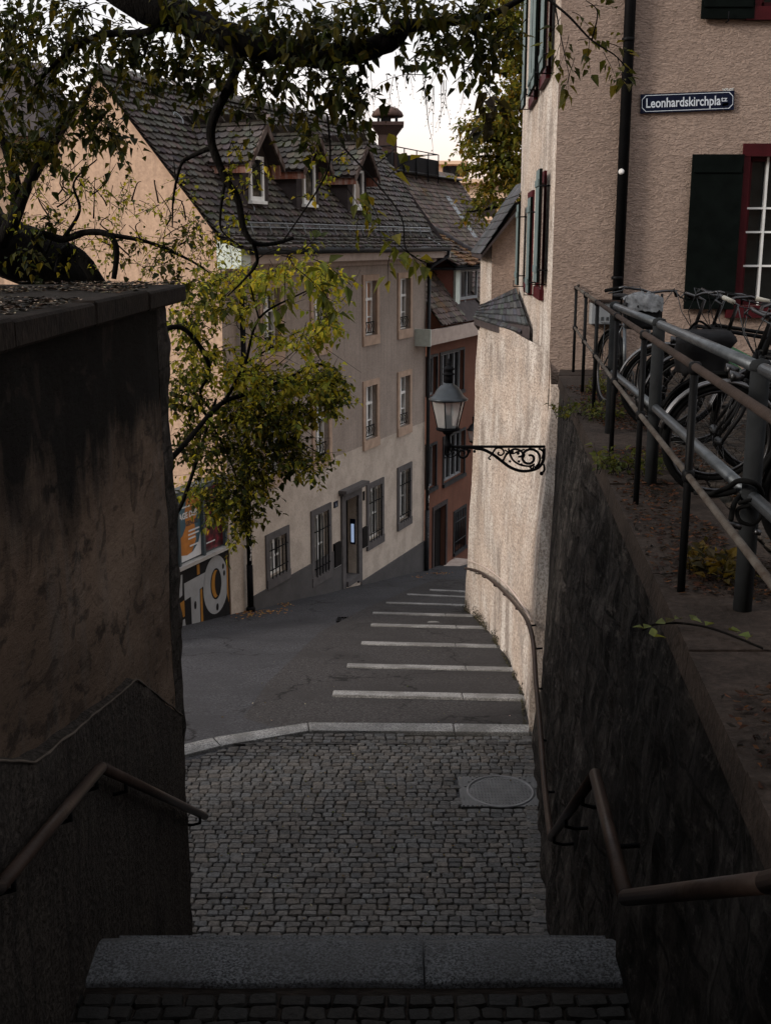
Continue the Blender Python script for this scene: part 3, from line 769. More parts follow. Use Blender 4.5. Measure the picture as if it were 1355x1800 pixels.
    for p in (Vector((.15, .12, -.08)), Vector((-.15, -.12, .08))):
        mb = MB(); c = bb+p; mb.box((c.x-.045, c.y-.045, c.z-.012), (c.x+.045, c.y+.045, c.z+.012)); B(mb, 'pedal', 'rubber')
    if rack:
        mb = MB()
        for s in (-1, 1):
            mb.tube([seat_t+Vector((-.05, s*.06, -.07)), seat_t+Vector((-.42, s*.065, -.07))], .006, 6); mb.tube([seat_t+Vector((-.33, s*.065, -.07)), hub_r+Vector((0, s*.07, 0))], .005, 6)
        for k in range(4): mb.tube([seat_t+Vector((-.12-.1*k, -.065, -.07)), seat_t+Vector((-.12-.1*k, .065, -.07))], .005, 6)
        B(mb, 'luggage_rack', 'zinc')
    if light:
        mb = MB(); c = head_b+Vector((.09, 0, .06)); mb.tube([c+Vector((-.05, 0, 0)), c+Vector((0, 0, 0)), c+Vector((.03, 0, 0))], [.012, .034, .038], 12); B(mb, 'headlight', 'chrome')
    if basket:
        mb = MB(); c = head_t+Vector((.22, 0, -.02)); x0, x1, y0, y1, z0, z1 = c.x-.15, c.x+.16, -.19, .19, c.z-.12, c.z+.14
        for k in range(7):
            z = z0+(z1-z0)*k/6; e = .03*(1-k/6)
            mb.tube([(x0+e, y0+e, z), (x1-e, y0+e, z), (x1-e, y1-e, z), (x0+e, y1-e, z)], .005 if k < 6 else .008, 5, closed=True)
        for k in range(11):
            y = y0+.03+(y1-y0-.06)*k/10
            for x in (x0, x1): mb.tube([(x+(.03 if x == x0 else -.03), y, z0), (x, y, z1)], .003, 4)
            mb.tube([(x0+.03, y, z0), (x1-.03, y, z0)], .003, 4)
        for k in range(9):
            x = x0+.03+(x1-x0-.06)*k/8
            for y in (y0, y1): mb.tube([(x, y+(.03 if y == y0 else -.03), z0), (x, y, z1)], .003, 4)
        B(mb, 'basket', 'iron')
    return t
# nearest: front wheel just right of the middle rack post, pointing left to the stairs
hubp = atY(1253, 773, 6.62)
b1 = bicycle('bicycle', 'black city bicycle nearest the camera, front wheel between two rack posts', 'blackpaint', (hubp.x+.035+1.08*.56, 6.62, TZ), math.pi, 0, grips='rubber', steer=.25, fender='galvfender')
b2p = (2.62, 8.35)
b2 = bicycle('bicycle', 'green framed bicycle with cream grips and a black bag before its handlebar', 'greenframe', (2.62+.25, 8.3, TZ), math.pi-.18, R(3), basket=False, grips='grip', steer=-.55, fender='chrome')
b3 = bicycle('bicycle', 'grey bicycle farthest back with a dark bag on its handlebar', 'galv', (2.12, 10.15, TZ), R(-82), R(-4), basket=False, grips='rubber', steer=.1, fender='blackpaint')
b4 = bicycle('bicycle', 'black bicycle leaning behind the green one, mostly hidden', 'blackpaint', (3.05, 7.45, TZ), math.pi+.12, R(2), grips='rubber', steer=.4)
b5 = bicycle('bicycle', 'dark bicycle standing behind the green one near the pink wall', 'blackpaint', (3.0, 9.3, TZ), math.pi+.1, R(-3), grips='rubber', steer=.3, fender='rubber')
b7 = bicycle('bicycle', 'second dark bicycle close behind the nearest one, wheels overlapping', 'blackpaint', (2.42+.25, 7.05, TZ), math.pi-.09, R(-5), grips='rubber', steer=-.3, fender='rubber')
b8 = bicycle('bicycle', 'dark bicycle just in front of the grey one with the bag', 'blackpaint', (2.82, 9.0, TZ), math.pi-.2, R(4), grips='rubber', steer=.5, fender='galvfender')
b6 = bicycle('bicycle', 'dark bicycle at the right edge behind the nearest rack post', 'blackpaint', (2.06+.6, 5.05, TZ), math.pi-.05, R(2), grips='rubber', steer=-.2, fender='rubber')
# bag on handlebar of the far bicycle
bc = atY(1128, 541, 9.62)
bg = thing('handlebar_bag', 'black bag with a crumpled silver grey top on the far bicycle', 'bag', (bc.x, bc.y, bc.z-.16))
def blob_box(mb, c, sx, sy, z0, z1, seed, n=14, amp=.02, taper=.85):
    vs = []; rows = 10
    for j in range(rows+1):
        t = j/rows; z = z0+(z1-z0)*t
        k = (taper+(1-taper)*min(1, t*1.5)) if t < .85 else 1-.25*(t-.85)/.15
        for i in range(n*2):
            a = 2*math.pi*i/(n*2); ca, sa = math.cos(a), math.sin(a)
            r = 1/(abs(ca)**5+abs(sa)**5)**.2
            x, y = ca*r*sx*k, sa*r*sy*k
            d = 1+amp*6*noise.noise((x*9+seed, y*9, z*9))
            vs.append((c.x+x*d, c.y+y*d, z+amp*noise.noise((x*12, y*12, seed+z*10))))
    m = n*2; fs = [(j*m+i, j*m+(i+1) % m, (j+1)*m+(i+1) % m, (j+1)*m+i) for j in range(rows) for i in range(m)]+[tuple(range(m-1, -1, -1)), tuple(rows*m+i for i in range(m))]
    mb.add(vs, fs, None, True)
mb = MB(); blob_box(mb, bc, .155, .11, bc.z-.17, bc.z+.06, 1); mb.build('bag_body', 'bag', bg)
mb = MB(); vs = []; NN = 16
for j in range(NN+1):
    for i in range(NN+1):
        u, v = i/NN-.5, j/NN-.5
        z = bc.z+.075+.05*(1-(2*u)**2)*(1-(2*v)**2)+.03*noise.noise((u*6, v*6, 2))+.02*noise.noise((u*14, v*14, 6)) - (.06 if j < 3 else 0)*(3-j)/3*1.6
        vs.append((bc.x+u*.31+.01*noise.noise((v*9, u*5, 1)), bc.y+v*.25, z))
mb.add(vs, [(j*(NN+1)+i, j*(NN+1)+i+1, (j+1)*(NN+1)+i+1, (j+1)*(NN+1)+i) for j in range(NN) for i in range(NN)], None, True); mb.build('bag_flap', 'bagtop', bg)
mb = MB(); mb.tube(smooth_path([Vector((bc.x-.15, bc.y-.1, bc.z+.05)), Vector((bc.x-.165, bc.y-.11, bc.z-.05)), Vector((bc.x-.13, bc.y-.11, bc.z-.15))], 4), .012, 6); mb.tube([(bc.x+.15, bc.y-.05, bc.z+.12), (bc.x+.15, bc.y-.05, bc.z-.1)], .011, 6); mb.build('strap', 'bag', bg)
# dark bag in the wire basket
pc = atY(1238, 606, 8.02)
bg = thing('front_bag', 'soft black bag slung before the handlebar of the green bicycle', 'bag', (pc.x, 8.2, pc.z-.15))
mb = MB(); blob_box(mb, pc, .19, .15, pc.z-.2, pc.z+.10, 5, amp=.035); mb.build('bag_body', 'bag', bg)
mb = MB(); mb.tube(smooth_path([Vector((pc.x-.1, 8.1, pc.z+.09)), Vector((pc.x-.03, 8.09, pc.z+.16)), Vector((pc.x+.08, 8.1, pc.z+.09))], 5), .008, 6); mb.build('strap', 'rubber', bg)

# ------------------------------------------------------------------ right-hand house
rh = thing('corner_house', 'tall pink plastered corner house with red window frames on the right', 'house', (4, 14, TZ))
YW = 13.6
def leftX(y): return 1.95+.0585*(y-13.6)
def grid_wall(mb, frame, s0, s1, z0, z1, holes, reveal=.2, step=None):
    xs = sorted({s0, s1, *[h[0] for h in holes], *[h[1] for h in holes]}); zs = sorted({z0, z1, *[h[2] for h in holes], *[h[3] for h in holes]})
    for a, b in zip(xs, xs[1:]):
        for c, d in zip(zs, zs[1:]):
            mx, mz = (a+b)/2, (c+d)/2
            if any(h[0] < mx < h[1] and h[2] < mz < h[3] for h in holes): continue
            mb.quad(frame(a, 0, c), frame(b, 0, c), frame(b, 0, d), frame(a, 0, d))
    for a, b, c, d in holes:
        for p, q in (((a, c), (b, c)), ((b, c), (b, d)), ((b, d), (a, d)), ((a, d), (a, c))):
            mb.quad(frame(p[0], 0, p[1]), frame(q[0], 0, q[1]), frame(q[0], -reveal, q[1]), frame(p[0], -reveal, p[1]))
fF = lambda s, d, z: (s, YW-d, z)          # front wall: s = x, outward = -y
ud = Vector((.0585, 1, 0)).normalized(); nl = Vector((-ud.y, ud.x, 0))
fL = lambda s, d, z: (1.95+ud.x*s+nl.x*d, 13.6+ud.y*s+nl.y*d, z)   # street wall: s runs away from corner
mb = MB(); grid_wall(mb, fF, 1.95, 12, 3.3, 14, [(4.17, 4.95, 4.28, 5.96), (4.17, 4.95, 7.55, 9.2)]); mb.build('front_wall', 'pinkplaster', rh)
SW = [(1.32, 2.15, 4.42, 5.74), (3.5, 4.4, 4.4, 5.6), (1.32, 2.15, 7.1, 8.8), (3.5, 4.4, 7.1, 8.8)]
mb = MB(); grid_wall(mb, fL, 0, 7.05, 3.0, 14, SW); mb.build('street_wall', 'streaky', rh)
mb = MB(); mb.quad((2.362, 20.62, 3), (8, 20.62, 3), (8, 20.62, 14), (2.362, 20.62, 14)); mb.build('back_wall', 'pinkplaster', rh)
mb = MB(); mb.hexa([(1.5, 13.1, 14), (12.5, 13.1, 14), (12.5, 21.2, 14), (1.9, 21.2, 14), (4, 17, 18), (10, 17, 18), (10, 17.3, 18), (4, 17.3, 18)]); mb.build('roof', 'dormer', rh)
def rwindow(fr, a, b, c, d, sides=True, lw=.09):
    w = MB()
    w.box((a-lw, -.02, d), (b+lw, .035, d+.14), fr); w.box((a-lw, -.02, c), (a, .03, d), fr); w.box((b, -.02, c), (b+lw, .03, d), fr); w.box((a-lw-.08, -.02, c-.14), (b+lw+.08, .06, c), fr)
    wo = w.build('window', 'redpaint', rh)
    p = MB(); p.quad(fr(a, -.13, c), fr(b, -.13, c), fr(b, -.13, d), fr(a, -.13, d)); p.build('pane', 'winter', wo)
    k = MB(); k.box((a, -.12, c), (a+.05, -.06, d), fr); k.box((b-.05, -.12, c), (b, -.06, d), fr); k.box((a, -.12, d-.05), (b, -.06, d), fr); k.box((a, -.12, c), (b, -.06, c+.06), fr); k.build('casement', 'redpaint', wo)
    k = MB(); m = (a+b)/2
    for s in (a+(b-a)*.29, a+(b-a)*.64): k.box((s-.013, -.118, c), (s+.013, -.05, d), fr)
    for z in (c+(d-c)*.27, c+(d-c)*.5, c+(d-c)*.66): k.box((a, -.118, z-.011), (b, -.055, z+.011), fr)
    k.build('glazing_bar', 'white', wo)
rwindow(fF, 4.17, 4.95, 4.28, 5.96); rwindow(fF, 4.17, 4.95, 7.55, 9.2)
for h in SW: rwindow(fL, *h)
def shutter(fr, a, b, c, d, off, mat, mat2):
    s = MB(); s.box((a, off, c), (b, off+.035, d), fr); so = s.build('shutter', mat, rh)
    e = MB(); e.box((a+.004, off+.0352, c+.004), (b-.004, off+.0358, d-.004), fr) if fr is fL else None
    for z in (c+.12, d-.2): e.box((a+.02, off+.036, z), (b-.02, off+.05, z+.08), fr)
    e.build('batten', mat2, so)
    e_ = b if a < 4 and fr is fF else a
    for z in (c+.15, d-.2):
        h = MB(); h.tube([fr(e_, 0, z), fr(e_, off+.03, z)], .01, 6); h.build('hinge', 'iron', so)
    h = MB(); m = (a+b)/2; h.tube([fr(m, 0, c-.03), fr(m, off+.07, c-.03), fr(m, off+.07, c+.07)], .008, 6); h.build('shutter_hook', 'iron', so)
shutter(fF, 3.50, 4.085, 4.24, 5.98, .03, 'shutter', 'shutter'); shutter(fF, 5.05, 5.62, 4.24, 5.98, .03, 'shutter', 'shutter')
shutter(fF, 3.50, 4.085, 7.42, 9.2, .03, 'shutter', 'shutter'); shutter(fF, 5.05, 5.62, 7.42, 9.2, .03, 'shutter', 'shutter')
for a, b, c, d in ((.66, 1.26, 4.52, 5.87), (2.22, 2.82, 4.32, 5.6), (5.1, 5.7, 4.33, 5.6), (.7, 1.26, 7.02, 8.85), (2.22, 2.8, 7.02, 8.85), (2.9, 3.44, 7.02, 8.85), (4.5, 5.1, 7.02, 8.85)):
    shutter(fL, a, b, c, d, .10, 'shutter', 'shutterside')
mb = MB(); mb.tube([(2.715, YW-.07, 3.4), (2.69, YW-.07, 14)], .062, 14)
for z in (4.6, 7.2, 9.8): mb.lathe([(.066, -.02), (.072, -.015), (.072, .015), (.066, .02)], (2.70, YW-.07, z), 14)
mb.build('downpipe', 'blackpaint', rh)
q = atY(1092, 301, YW-.14); mb = MB(); mb.lathe([(.033, 0), (.033, .004), (0, .005)], (0, 0, 0), 18, lambda x, y, z: (q.x+x, YW-.133-z, q.z+y)); mb.build('sticker', 'sticker', rh)
# meter box
a, b = atY(1036, 524, YW), atY(1082, 569, YW)
bx = thing('junction_box', 'small grey junction box on the pink wall behind the railing', 'box', (a.x, YW, b.z))
mb = MB(); mb.bbox((a.x, YW-.14, b.z), (b.x, YW, a.z-.04), None, .012); mb.build('box_body', 'box', bx)
mb = MB(); mb.box((a.x-.01, YW-.16, a.z-.04), (b.x+.01, YW, a.z-.015)); mb.build('lid', 'rustrail', bx)
mb = MB()
for k in range(3): mb.box((a.x+.06+.06*k, YW-.144, b.z+.05), (a.x+.09+.06*k, YW-.139, b.z+.09))
mb.build('label_plate', 'galv', bx)
# street sign
sg = thing('street_sign', 'dark blue enamel street name sign with white lettering on the pink wall', 'street sign', (3.4, YW, 6.5))
A = Vector((2.885, YW-.03, 6.425)); ux = Vector((1.05, 0, .04)).normalized(); uz = Vector((-ux.z, 0, ux.x))
fS = lambda x, y, z=0.: tuple(A+ux*x+uz*y+Vector((0, -z, 0)))
W, H = 1.055, .205
mb = MB(); mb.prism([(0, 0), (W, 0), (W, H), (0, H)], .02, lambda x, y, z: fS(x, y, z-.02)); mb.build('plate', 'enamel', sg)
mb = MB(); e, k, w = .014, .042, .006
def outline(i):
    return [(e+i+k, e+i), (W-e-i-k, e+i), (W-e-i, e+i+k), (W-e-i, H-e-i-k), (W-e-i-k, H-e-i), (e+i+k, H-e-i), (e+i, H-e-i-k), (e+i, e+i+k)]
o1, o2 = outline(0), outline(w)
for i in range(8):
    j = (i+1) % 8; mb.add([fS(*o1[i], .003), fS(*o1[j], .003), fS(*o2[j], .003), fS(*o2[i], .003)], [(0, 1, 2, 3)])
mb.build('border', 'enamelwhite', sg)
_, tw = text_mb('Leonhardskirchpla', fS, .142, 1., .004)
xs = .845/tw
tb, _ = text_mb('Leonhardskirchpla', lambda x, y, z: fS(.055+x, .058+y, .004), .142, xs, .004, .0022); tb.build('lettering', 'enamelwhite', sg)
tb, _ = text_mb('tz', lambda x, y, z: fS(.905+x, .092+y*.75, .004), .105, .9, .004, .001); tb.build('lettering', 'enamelwhite', sg)
mb = MB(); mb.prism([(.915, .042), (.985, .055), (.992, .078), (.93, .072)], .001, lambda x, y, z: fS(x, y, .0045)); mb.build('scratch', 'sticker', sg)
mb = MB()
for k in range(60):
    x = .93+random.random()*.12; y = H+random.uniform(-.002, .025); r = random.uniform(.003, .008); mb.prism([(x-r, y), (x, y-r*.6), (x+r, y), (x, y+r)], .006, lambda a, b, c: fS(a, b, c-.028))
mb.build('chipped_plaster', 'white', sg)

# thick lower wall of the corner house with slate cap
def bface(a, b):
    z = -2.9+b*6.6; tz = max(0, z)/3.62
    y0 = 11.0+2.6*min(1.02, tz); y1 = 21.75-.9*min(1, max(0, (z+2.3)/5.9))
    y = y0+(y1-y0)*a
    xb, xt = lerp(lb, y), lerp(lt, y); k = min(1, max(0, z/3.6)); k = k*k*(3-2*k)
    x = xb+(xt-xb)*k+.03*noise.noise((y*.8, z*.9, 4))+.008*noise.noise((y*5, z*5, 9))
    if a > .97: x += (a-.97)*3
    return (x, y, z)
mb = MB(); grid(150, 90, bface, mb)
pts = [bface(1, j/40) for j in range(41)]       # end face turning back
for p, q in zip(pts, pts[1:]): mb.quad(p, (p[0]+1.2, p[1]+.25, p[2]), (q[0]+1.2, q[1]+.25, q[2]), q)
pts = [bface(0, j/40) for j in range(41)]
for p, q in zip(pts, pts[1:]):
    if q[2] < 3.42: mb.quad((p[0]+.25, p[1], p[2]), p, q, (q[0]+.25, q[1], q[2]))
mb.build('buttress', 'streaky', rh)
# repaired render line above the handrail
mb = MB(); rp = []
for k in range(25):
    t = k/24; rp.append(onwall(822+112*t, 985+34*t+72*t**2.4, .0, 12))
mb.tube(rp, [.016+.012*noise.noise((i*.4, 0, 0)) for i in range(25)], 6); mb.build('render_repair', M['cornice'], rh)

# tiled roofs ------------------------------------------------------
def tiles(mb, org, u, v, nrm, width, length, tw=.17, th=.15, inside=None, base=(.07, .058, .05), var=.35, thick=.018, wob=.01, rnd=True, moss=None):
    org, u, v, nrm = Vector(org), Vector(u).normalized(), Vector(v).normalized(), Vector(nrm).normalized()
    rows = int(length/th)+1
    for r in range(rows):
        x = -(tw/2 if r % 2 else 0)
        while x < width:
            a = r*th; cx = x+tw/2
            if (inside is None or inside(cx, a+th/2)) and -.02 < cx < width+.02:
                x0, x1 = max(0, x+.003), min(width, x+tw-.003); j = random.uniform(-wob, wob); lift = thick*1.6+random.uniform(0, wob*.6)
                def P(s, t, h): return org+u*s+v*t+nrm*h
                w = x1-x0; L = th*2.0
                if rnd: ed = [(x0, .05), (x0+w*.2, .012), (x0+w*.5, 0), (x0+w*.8, .012), (x1, .05)]
                else: ed = [(x0, 0), (x1, 0)]
                top = [P(s, a+t+j, lift) for s, t in ed]; bot = [P(s, a+t+j, lift-thick) for s, t in ed]
                bk = [P(x1, a+L, .002), P(x0, a+L, .002)]
                n = len(ed); cb = jit(base, var)
                if moss and noise.noise(P(cx, a, 0)*1.3) > moss[1]: cb = jit(moss[0], .4)
                mb.add(top+bot+bk, [tuple(range(n))+(2*n, 2*n+1)]+[(n+i, n+i+1, i+1, i) for i in range(n-1)], cb)
            x += tw
def hip_tiles(mb, a, b, r=.09, base=(.065, .055, .05), l=.33):
    a, b = Vector(a), Vector(b); d = (b-a); n = max(1, int(d.length/l)); d.normalize()
    side = d.cross(Vector((0, 0, 1))).normalized(); up = side.cross(d)
    for k in range(n):
        p = a+d*(k*l); q = p+d*(l+.04); cb = jit(base, .3); vs = []
        for c, rr in ((p, r*1.12), (q, r*.92)):
            for i in range(7):
                t = math.pi*i/6; vs.append(c+side*math.cos(t)*rr+up*(math.sin(t)*rr*.75))
        mb.add(vs, [(i, i+1, 8+i, 7+i) for i in range(6)]+[tuple(range(6, -1, -1))], cb, True)

# slate cap on the thick wall: eave from near (917,588) to far (835,561), rising against bay and street wall
cA, cB, cC, cD, cE = atY(917, 589, 16.9), atY(833, 561, 20.35), atY(846, 536, 20.6), atY(907, 506, 20.45), atY(931, 576, 16.5)
def capR(v): return cA.lerp(cE, v/.16) if v < .16 else cE.lerp(cD, (v-.16)/.84)
def capP(u, v): return capR(v).lerp(cB.lerp(cC, v), u)
upv = Vector((-.45, -.35, .8)).normalized(); mb = MB(); rows = 6
for r in range(rows):
    n = 15
    for i in range(n+1):
        u0 = (i-(.5 if r % 2 else 0))/n; u1 = u0+1/n
        u0, u1 = max(u0, 0), min(u1, 1)
        if u1-u0 < .01: continue
        v0, v1 = r/rows, min(1., (r+1.7)/rows); j = random.uniform(-.012, .012)
        P = [capP(u0+.003, max(0, v0+j)), capP(u1-.003, max(0, v0+j*.6)), capP(u1-.003, v1), capP(u0+.003, v1)]
        l0 = .05+random.uniform(0, .012)
        top = [P[0]+upv*l0, P[1]+upv*l0, P[2]+upv*.012, P[3]+upv*.012]; bot = [P[0]+upv*(l0-.03), P[1]+upv*(l0-.03)]
        mb.add(top+bot, [(0, 3, 2, 1), (0, 1, 5, 4)], jit((.05, .051, .055), .4))
mb.build('slate_cap', 'tile', rh)
mb = MB(); ring = [cA, cB, cC, cD, cE]; lowr = [p-Vector((0, 0, .09)) for p in (cA, cB)]+[p-Vector((0, 0, .5)) for p in (cC, cD)]+[cE-Vector((0, 0, .25))]
mb.add(ring+lowr, [(0, 1, 2, 3, 4), (9, 8, 7, 6, 5)]+[(k, 5+k, 5+(k+1) % 5, (k+1) % 5) for k in range(5)]); mb.build('cap_bed', 'dormer', rh)
# side bay behind the shutters with steep lean-to roof
mb = MB(); YB = 20.6
x0, x1 = 1.88, 2.37
mb.add([(x0, YB, 3.2), (x1, YB, 3.2), (x1, YB, 5.75), (x0, YB, 5.0)], [(0, 1, 2, 3)]); mb.build('side_bay', 'pinkplaster', rh)
mb = MB(); mb.quad((x0, YB, 2.9), (x0, YB, 5.0), (x0-.02, YB+2.2, 5.0), (x0-.02, YB+2.2, 2.9)); mb.build('bay_flank', 'streaky', rh)
mb = MB(); v = Vector((.62, 0, .95)).normalized(); nn = Vector((-.95, 0, .62)).normalized()
tiles(mb, (x0-.2, YB-.18, 4.80), (0, 1, 0), v, nn, 2.4, 1.25, .2, .17, None, (.06, .06, .064), .3, .016, .008, False)
mb.build('bay_roof', 'tile', rh)
mb = MB(); mb.hexa([(x0-.2, YB-.16, 4.74), (x1+.05, YB-.16, 5.66), (x1+.05, YB+2.2, 5.66), (x0-.2, YB+2.2, 4.74), (x0-.2, YB-.16, 4.80), (x1+.05, YB-.16, 5.73), (x1+.05, YB+2.2, 5.73), (x0-.2, YB+2.2, 4.80)]); mb.build('roof_board', 'dormer', rh)

# ------------------------------------------------------------------ beige house
an = R(23); U = Vector((math.sin(an), math.cos(an), 0)); N = Vector((math.cos(an), -math.sin(an), 0)); P0 = Vector((-.37, 26.9, 0))
def fH(s, d, z): return tuple(P0+U*s+N*d+Vector((0, 0, z)))
SL, SR = -6.62, 3.66
bh = thing('beige_townhouse', 'beige townhouse with peach gable, three dormers and a dark tiled roof', 'house', P0+U*-1.5+N*-2+Vector((0, 0, -3)))
wins = []
for z0, z1, rowk in ((2.66, 4.28, 3), (.2, 1.84, 2)):
    for s in (-4.78, -2.62, .04, 2.16): wins.append((s, z0, z1, .95, rowk))
for s, z0, z1, w in ((-4.74, -1.86, -.72, 1.0), (-2.72, -2.38, -.66, 1.0), (.27, -2.30, -.65, 1.05), (2.18, -2.26, -.59, .98)): wins.append((s, z0, z1, w, 1))
fw = .13
holes = []
for s, z0, z1, w, k in wins: holes.append((s-w/2+fw, s+w/2-fw, z0+(.22 if k > 1 else .2), z1-.14))
holes.append((-1.5, -.78, -2.75, -.80))
mb = MB(); grid_wall(mb, fH, SL, SR, -6, 4.9, holes, .28); mb.build('facade', 'facade', bh)
ro = [.08, .55]   # gable
mb = MB(); mb.add([fH(SL, 0, -6), fH(SL, -4.9, -6), fH(SL, -4.9, 5.0), fH(SL, -2.4, 7.93), fH(SL, 0, 5.05)], [(0, 4, 3, 2, 1)])
mb.build('gable_wall', 'gable', bh)
mb = MB(); mb.add([fH(SR, 0, -6), fH(SR, -4.9, -6), fH(SR, -4.9, 5.0), fH(SR, -2.4, 7.93), fH(SR, 0, 5.05)], [(0, 1, 2, 3, 4)]); mb.build('far_gable_wall', 'gable', bh)
mb = MB()
mb.box((-5.98, .0, -6), (-1.69, .03, -1.83), fH); mb.box((-.58, 0, -6), (SR, .03, -2.98), fH)
mb.build('plinth', 'plinth', bh)
for s, z0, z1, w, k in wins:
    st = 'stone' if k > 1 else 'greystone'; a, b = s-w/2, s+w/2; c0 = z0+(.22 if k > 1 else .2); c1 = z1-.14
    m = MB(); pr = .035
    m.box((a, -.02, c1), (b, pr, z1), fH); m.box((a, -.02, c0), (a+fw, pr, c1), fH); m.box((b-fw, -.02, c0), (b, pr, c1), fH); m.box((a, -.02, z0), (b, pr+.015, c0), fH)
    wo = m.build('window', st, bh)
    i0, i1 = a+fw, b-fw
    p = MB(); p.quad(fH(i0, -.17, c0), fH(i1, -.17, c0), fH(i1, -.17, c1), fH(i0, -.17, c1)); p.build('pane', 'orangeblind' if (k == 3 and abs(s-.04) < .1) else ('netcurtain' if (s*7+k*3) % 3 > 1.6 else 'curtain'), wo)
    e = MB(); t = .05
    e.box((i0, -.165, c0), (i0+t, -.105, c1), fH); e.box((i1-t, -.165, c0), (i1, -.105, c1), fH); e.box((i0+t, -.165, c0), (i1-t, -.105, c0+.07), fH); e.box((i0+t, -.165, c1-t), (i1-t, -.105, c1), fH)
    mm = (i0+i1)/2; e.box((mm-.04, -.163, c0+.07), (mm+.04, -.085, c1-t), fH)
    if k > 1:
        zt = c0+(c1-c0)*.66; e.box((i0+t, -.161, zt-.03), (i1-t, -.08, zt+.03), fH)
        e.box((i0+t, -.159, c0+(c1-c0)*.33-.012), (i1-t, -.11, c0+(c1-c0)*.33+.012), fH)
    else: e.box((i0+t, -.159, c0+(c1-c0)*.45-.012), (i1-t, -.11, c0+(c1-c0)*.45+.012), fH)
    e.build('casement', 'white', wo)
    r = MB()
    if k > 1:
        for z in (c0+.3, c0+.06): r.tube([fH(i0, -.06, z), fH(i1, -.06, z)], .012, 6)
        for q in range(5):
            x = i0+(i1-i0)*(q+.5)/5; r.tube([fH(x, -.06, c0+.06), fH(x-.03, -.03, c0+.14), fH(x+.03, -.03, c0+.22), fH(x, -.06, c0+.3)], .009, 5)
        r.build('guard_rail', 'iron', wo)
    else:
        for z in (c0+.18, c0+(c1-c0)*.74): r.tube([fH(i0-.02, .02, z), fH(i0, .05, z), fH(i1, .05, z), fH(i1+.03, .02, z)], .013, 6)
        for q in range(5): x = i0+(i1-i0)*(q+.5)/5; r.tube([fH(x, .05, c0-.02), fH(x, .05, c1-.06)], .012, 6)
        r.build('window_bars', 'iron', wo)
# door
dd = MB(); a, b = -1.69, -.58
dd.box((a, -.02, -2.95), (-1.5, .05, -.78), fH); dd.box((-.78, -.02, -2.95), (b, .05, -.78), fH); dd.box((a, -.02, -.78), (b, .05, -.58), fH)
do = dd.build('door_surround', 'greystone', bh)
m = MB(); m.box((a-.1, -.01, -.56), (b+.1, .2, -.49), fH); m.box((a-.06, -.01, -.62), (b+.06, .12, -.562), fH); m.build('door_hood', 'greystone', do)
m = MB(); m.box((-1.5, -.3, -2.78), (-.78, -.24, -.8), fH)
for z0, z1 in ((-2.6, -1.9), (-1.75, -1.0)): m.box((-1.4, -.238, z0), (-.88, -.225, z1), fH)
m.build('door_leaf', 'darkwood', do)
m = MB(); m.box((-1.5, -.24, -2.85), (-.78, .1, -2.72), fH); m.build('doorstep', 'greystone', do)
m = MB(); m.box((-.80, -.17, -2.0), (-.779, -.04, -1.38), fH); bp = m.build('bell_panel', 'enamel', do)
m = MB(); m.box((-.806, -.145, -1.95), (-.801, -.07, -1.5), fH); m.build('lit_strip', 'bellglow', bp)
for s0, s1, z0, z1 in ((-2.1, -1.78, -2.22, -1.67), (-.55, -.27, -2.15, -1.66)):
    m = MB(); m.box((s0, 0, z0), (s1, .06, z1), fH); lo = m.build('letterbox', 'darkwood', bh)
    m = MB(); m.box((s0-.015, -.01, z0-.02), (s1+.015, .045, z0-.001), fH); m.box((s1, -.01, z0), (s1+.015, .045, z1), fH); m.build('frame', 'railmetal', lo)
m = MB(); m.box((-2.05, 0, -.84), (-1.85, .02, -.70), fH); np_ = m.build('house_number', 'enamel', bh)
tb, _ = text_mb('6', lambda x, y, z: fH(-1.985+x, .024, -.815+y), .12, .9); tb.build('numeral', 'enamelwhite', np_)
m = MB(); m.box((-.44, 0, -1.0), (-.36, .02, -.78), fH); m.build('wall_vent', 'iron', bh)
# cornice, gutter, pipes
m = MB(); m.box((SL+.02, .0, 4.50), (SR+.5, .10, 4.62), fH); m.box((SL, .0, 4.62), (SR+.7, .42, 4.78), fH); m.build('cornice', 'cornice', bh)
m = MB(); m.add([fH(SL-.02, .45, 4.55), fH(SL-.02, -.05, 4.55), fH(SL-.02, -.05, 5.05), fH(SL-.02, .45, 4.88), fH(SL+.3, .46, 4.55), fH(SL+.3, .46, 4.88)], [(0, 1, 2, 3), (0, 3, 5, 4)]); m.build('eave_end', 'greenwhite', bh)
m = MB(); m.tube([fH(SL+.2, .5, 4.86), fH(4.0, .5, 4.86)], .075, 10); m.tube([fH(4.0, .5, 4.84), fH(3.98, .48, 4.66), fH(3.55, .2, 4.42), fH(3.5, .1, 4.2)], .05, 10); m.build('gutter', 'zinc', bh)
for s in (-6.05, 3.62):
    m = MB(); m.tube([fH(s, .1, 4.4), fH(s, .1, -1.2 if s < 0 else -2.2)], .05, 10); m.tube([fH(s, .1, -1.1 if s < 0 else -2.1), fH(s, .1, -2.0 if s < 0 else -4.1)], .062, 10)
    m.lathe([(.09, 0), (.09, .06), (.07, .1)], fH(s, .1, -2.05 if s < 0 else -4.0), 12); pp = m.build('downpipe', 'zinc' if s > 0 else 'iron', bh)
    m = MB()
    for q in range(14 if s < 0 else 20):
        z = random.uniform(-1.15, -.3) if s < 0 else random.uniform(-2.9, -1.4); x = random.uniform(-.03, .03); r = random.uniform(.012, .03)
        m.add([fH(s-.045+x, .155+random.uniform(0, .004), z-r), fH(s-.045+x+r*1.4, .15, z-r), fH(s-.045+x+r*1.4, .15, z+r), fH(s-.045+x, .155, z+r)], [(0, 1, 2, 3)])
    m.build('sticker', 'sticker', pp)
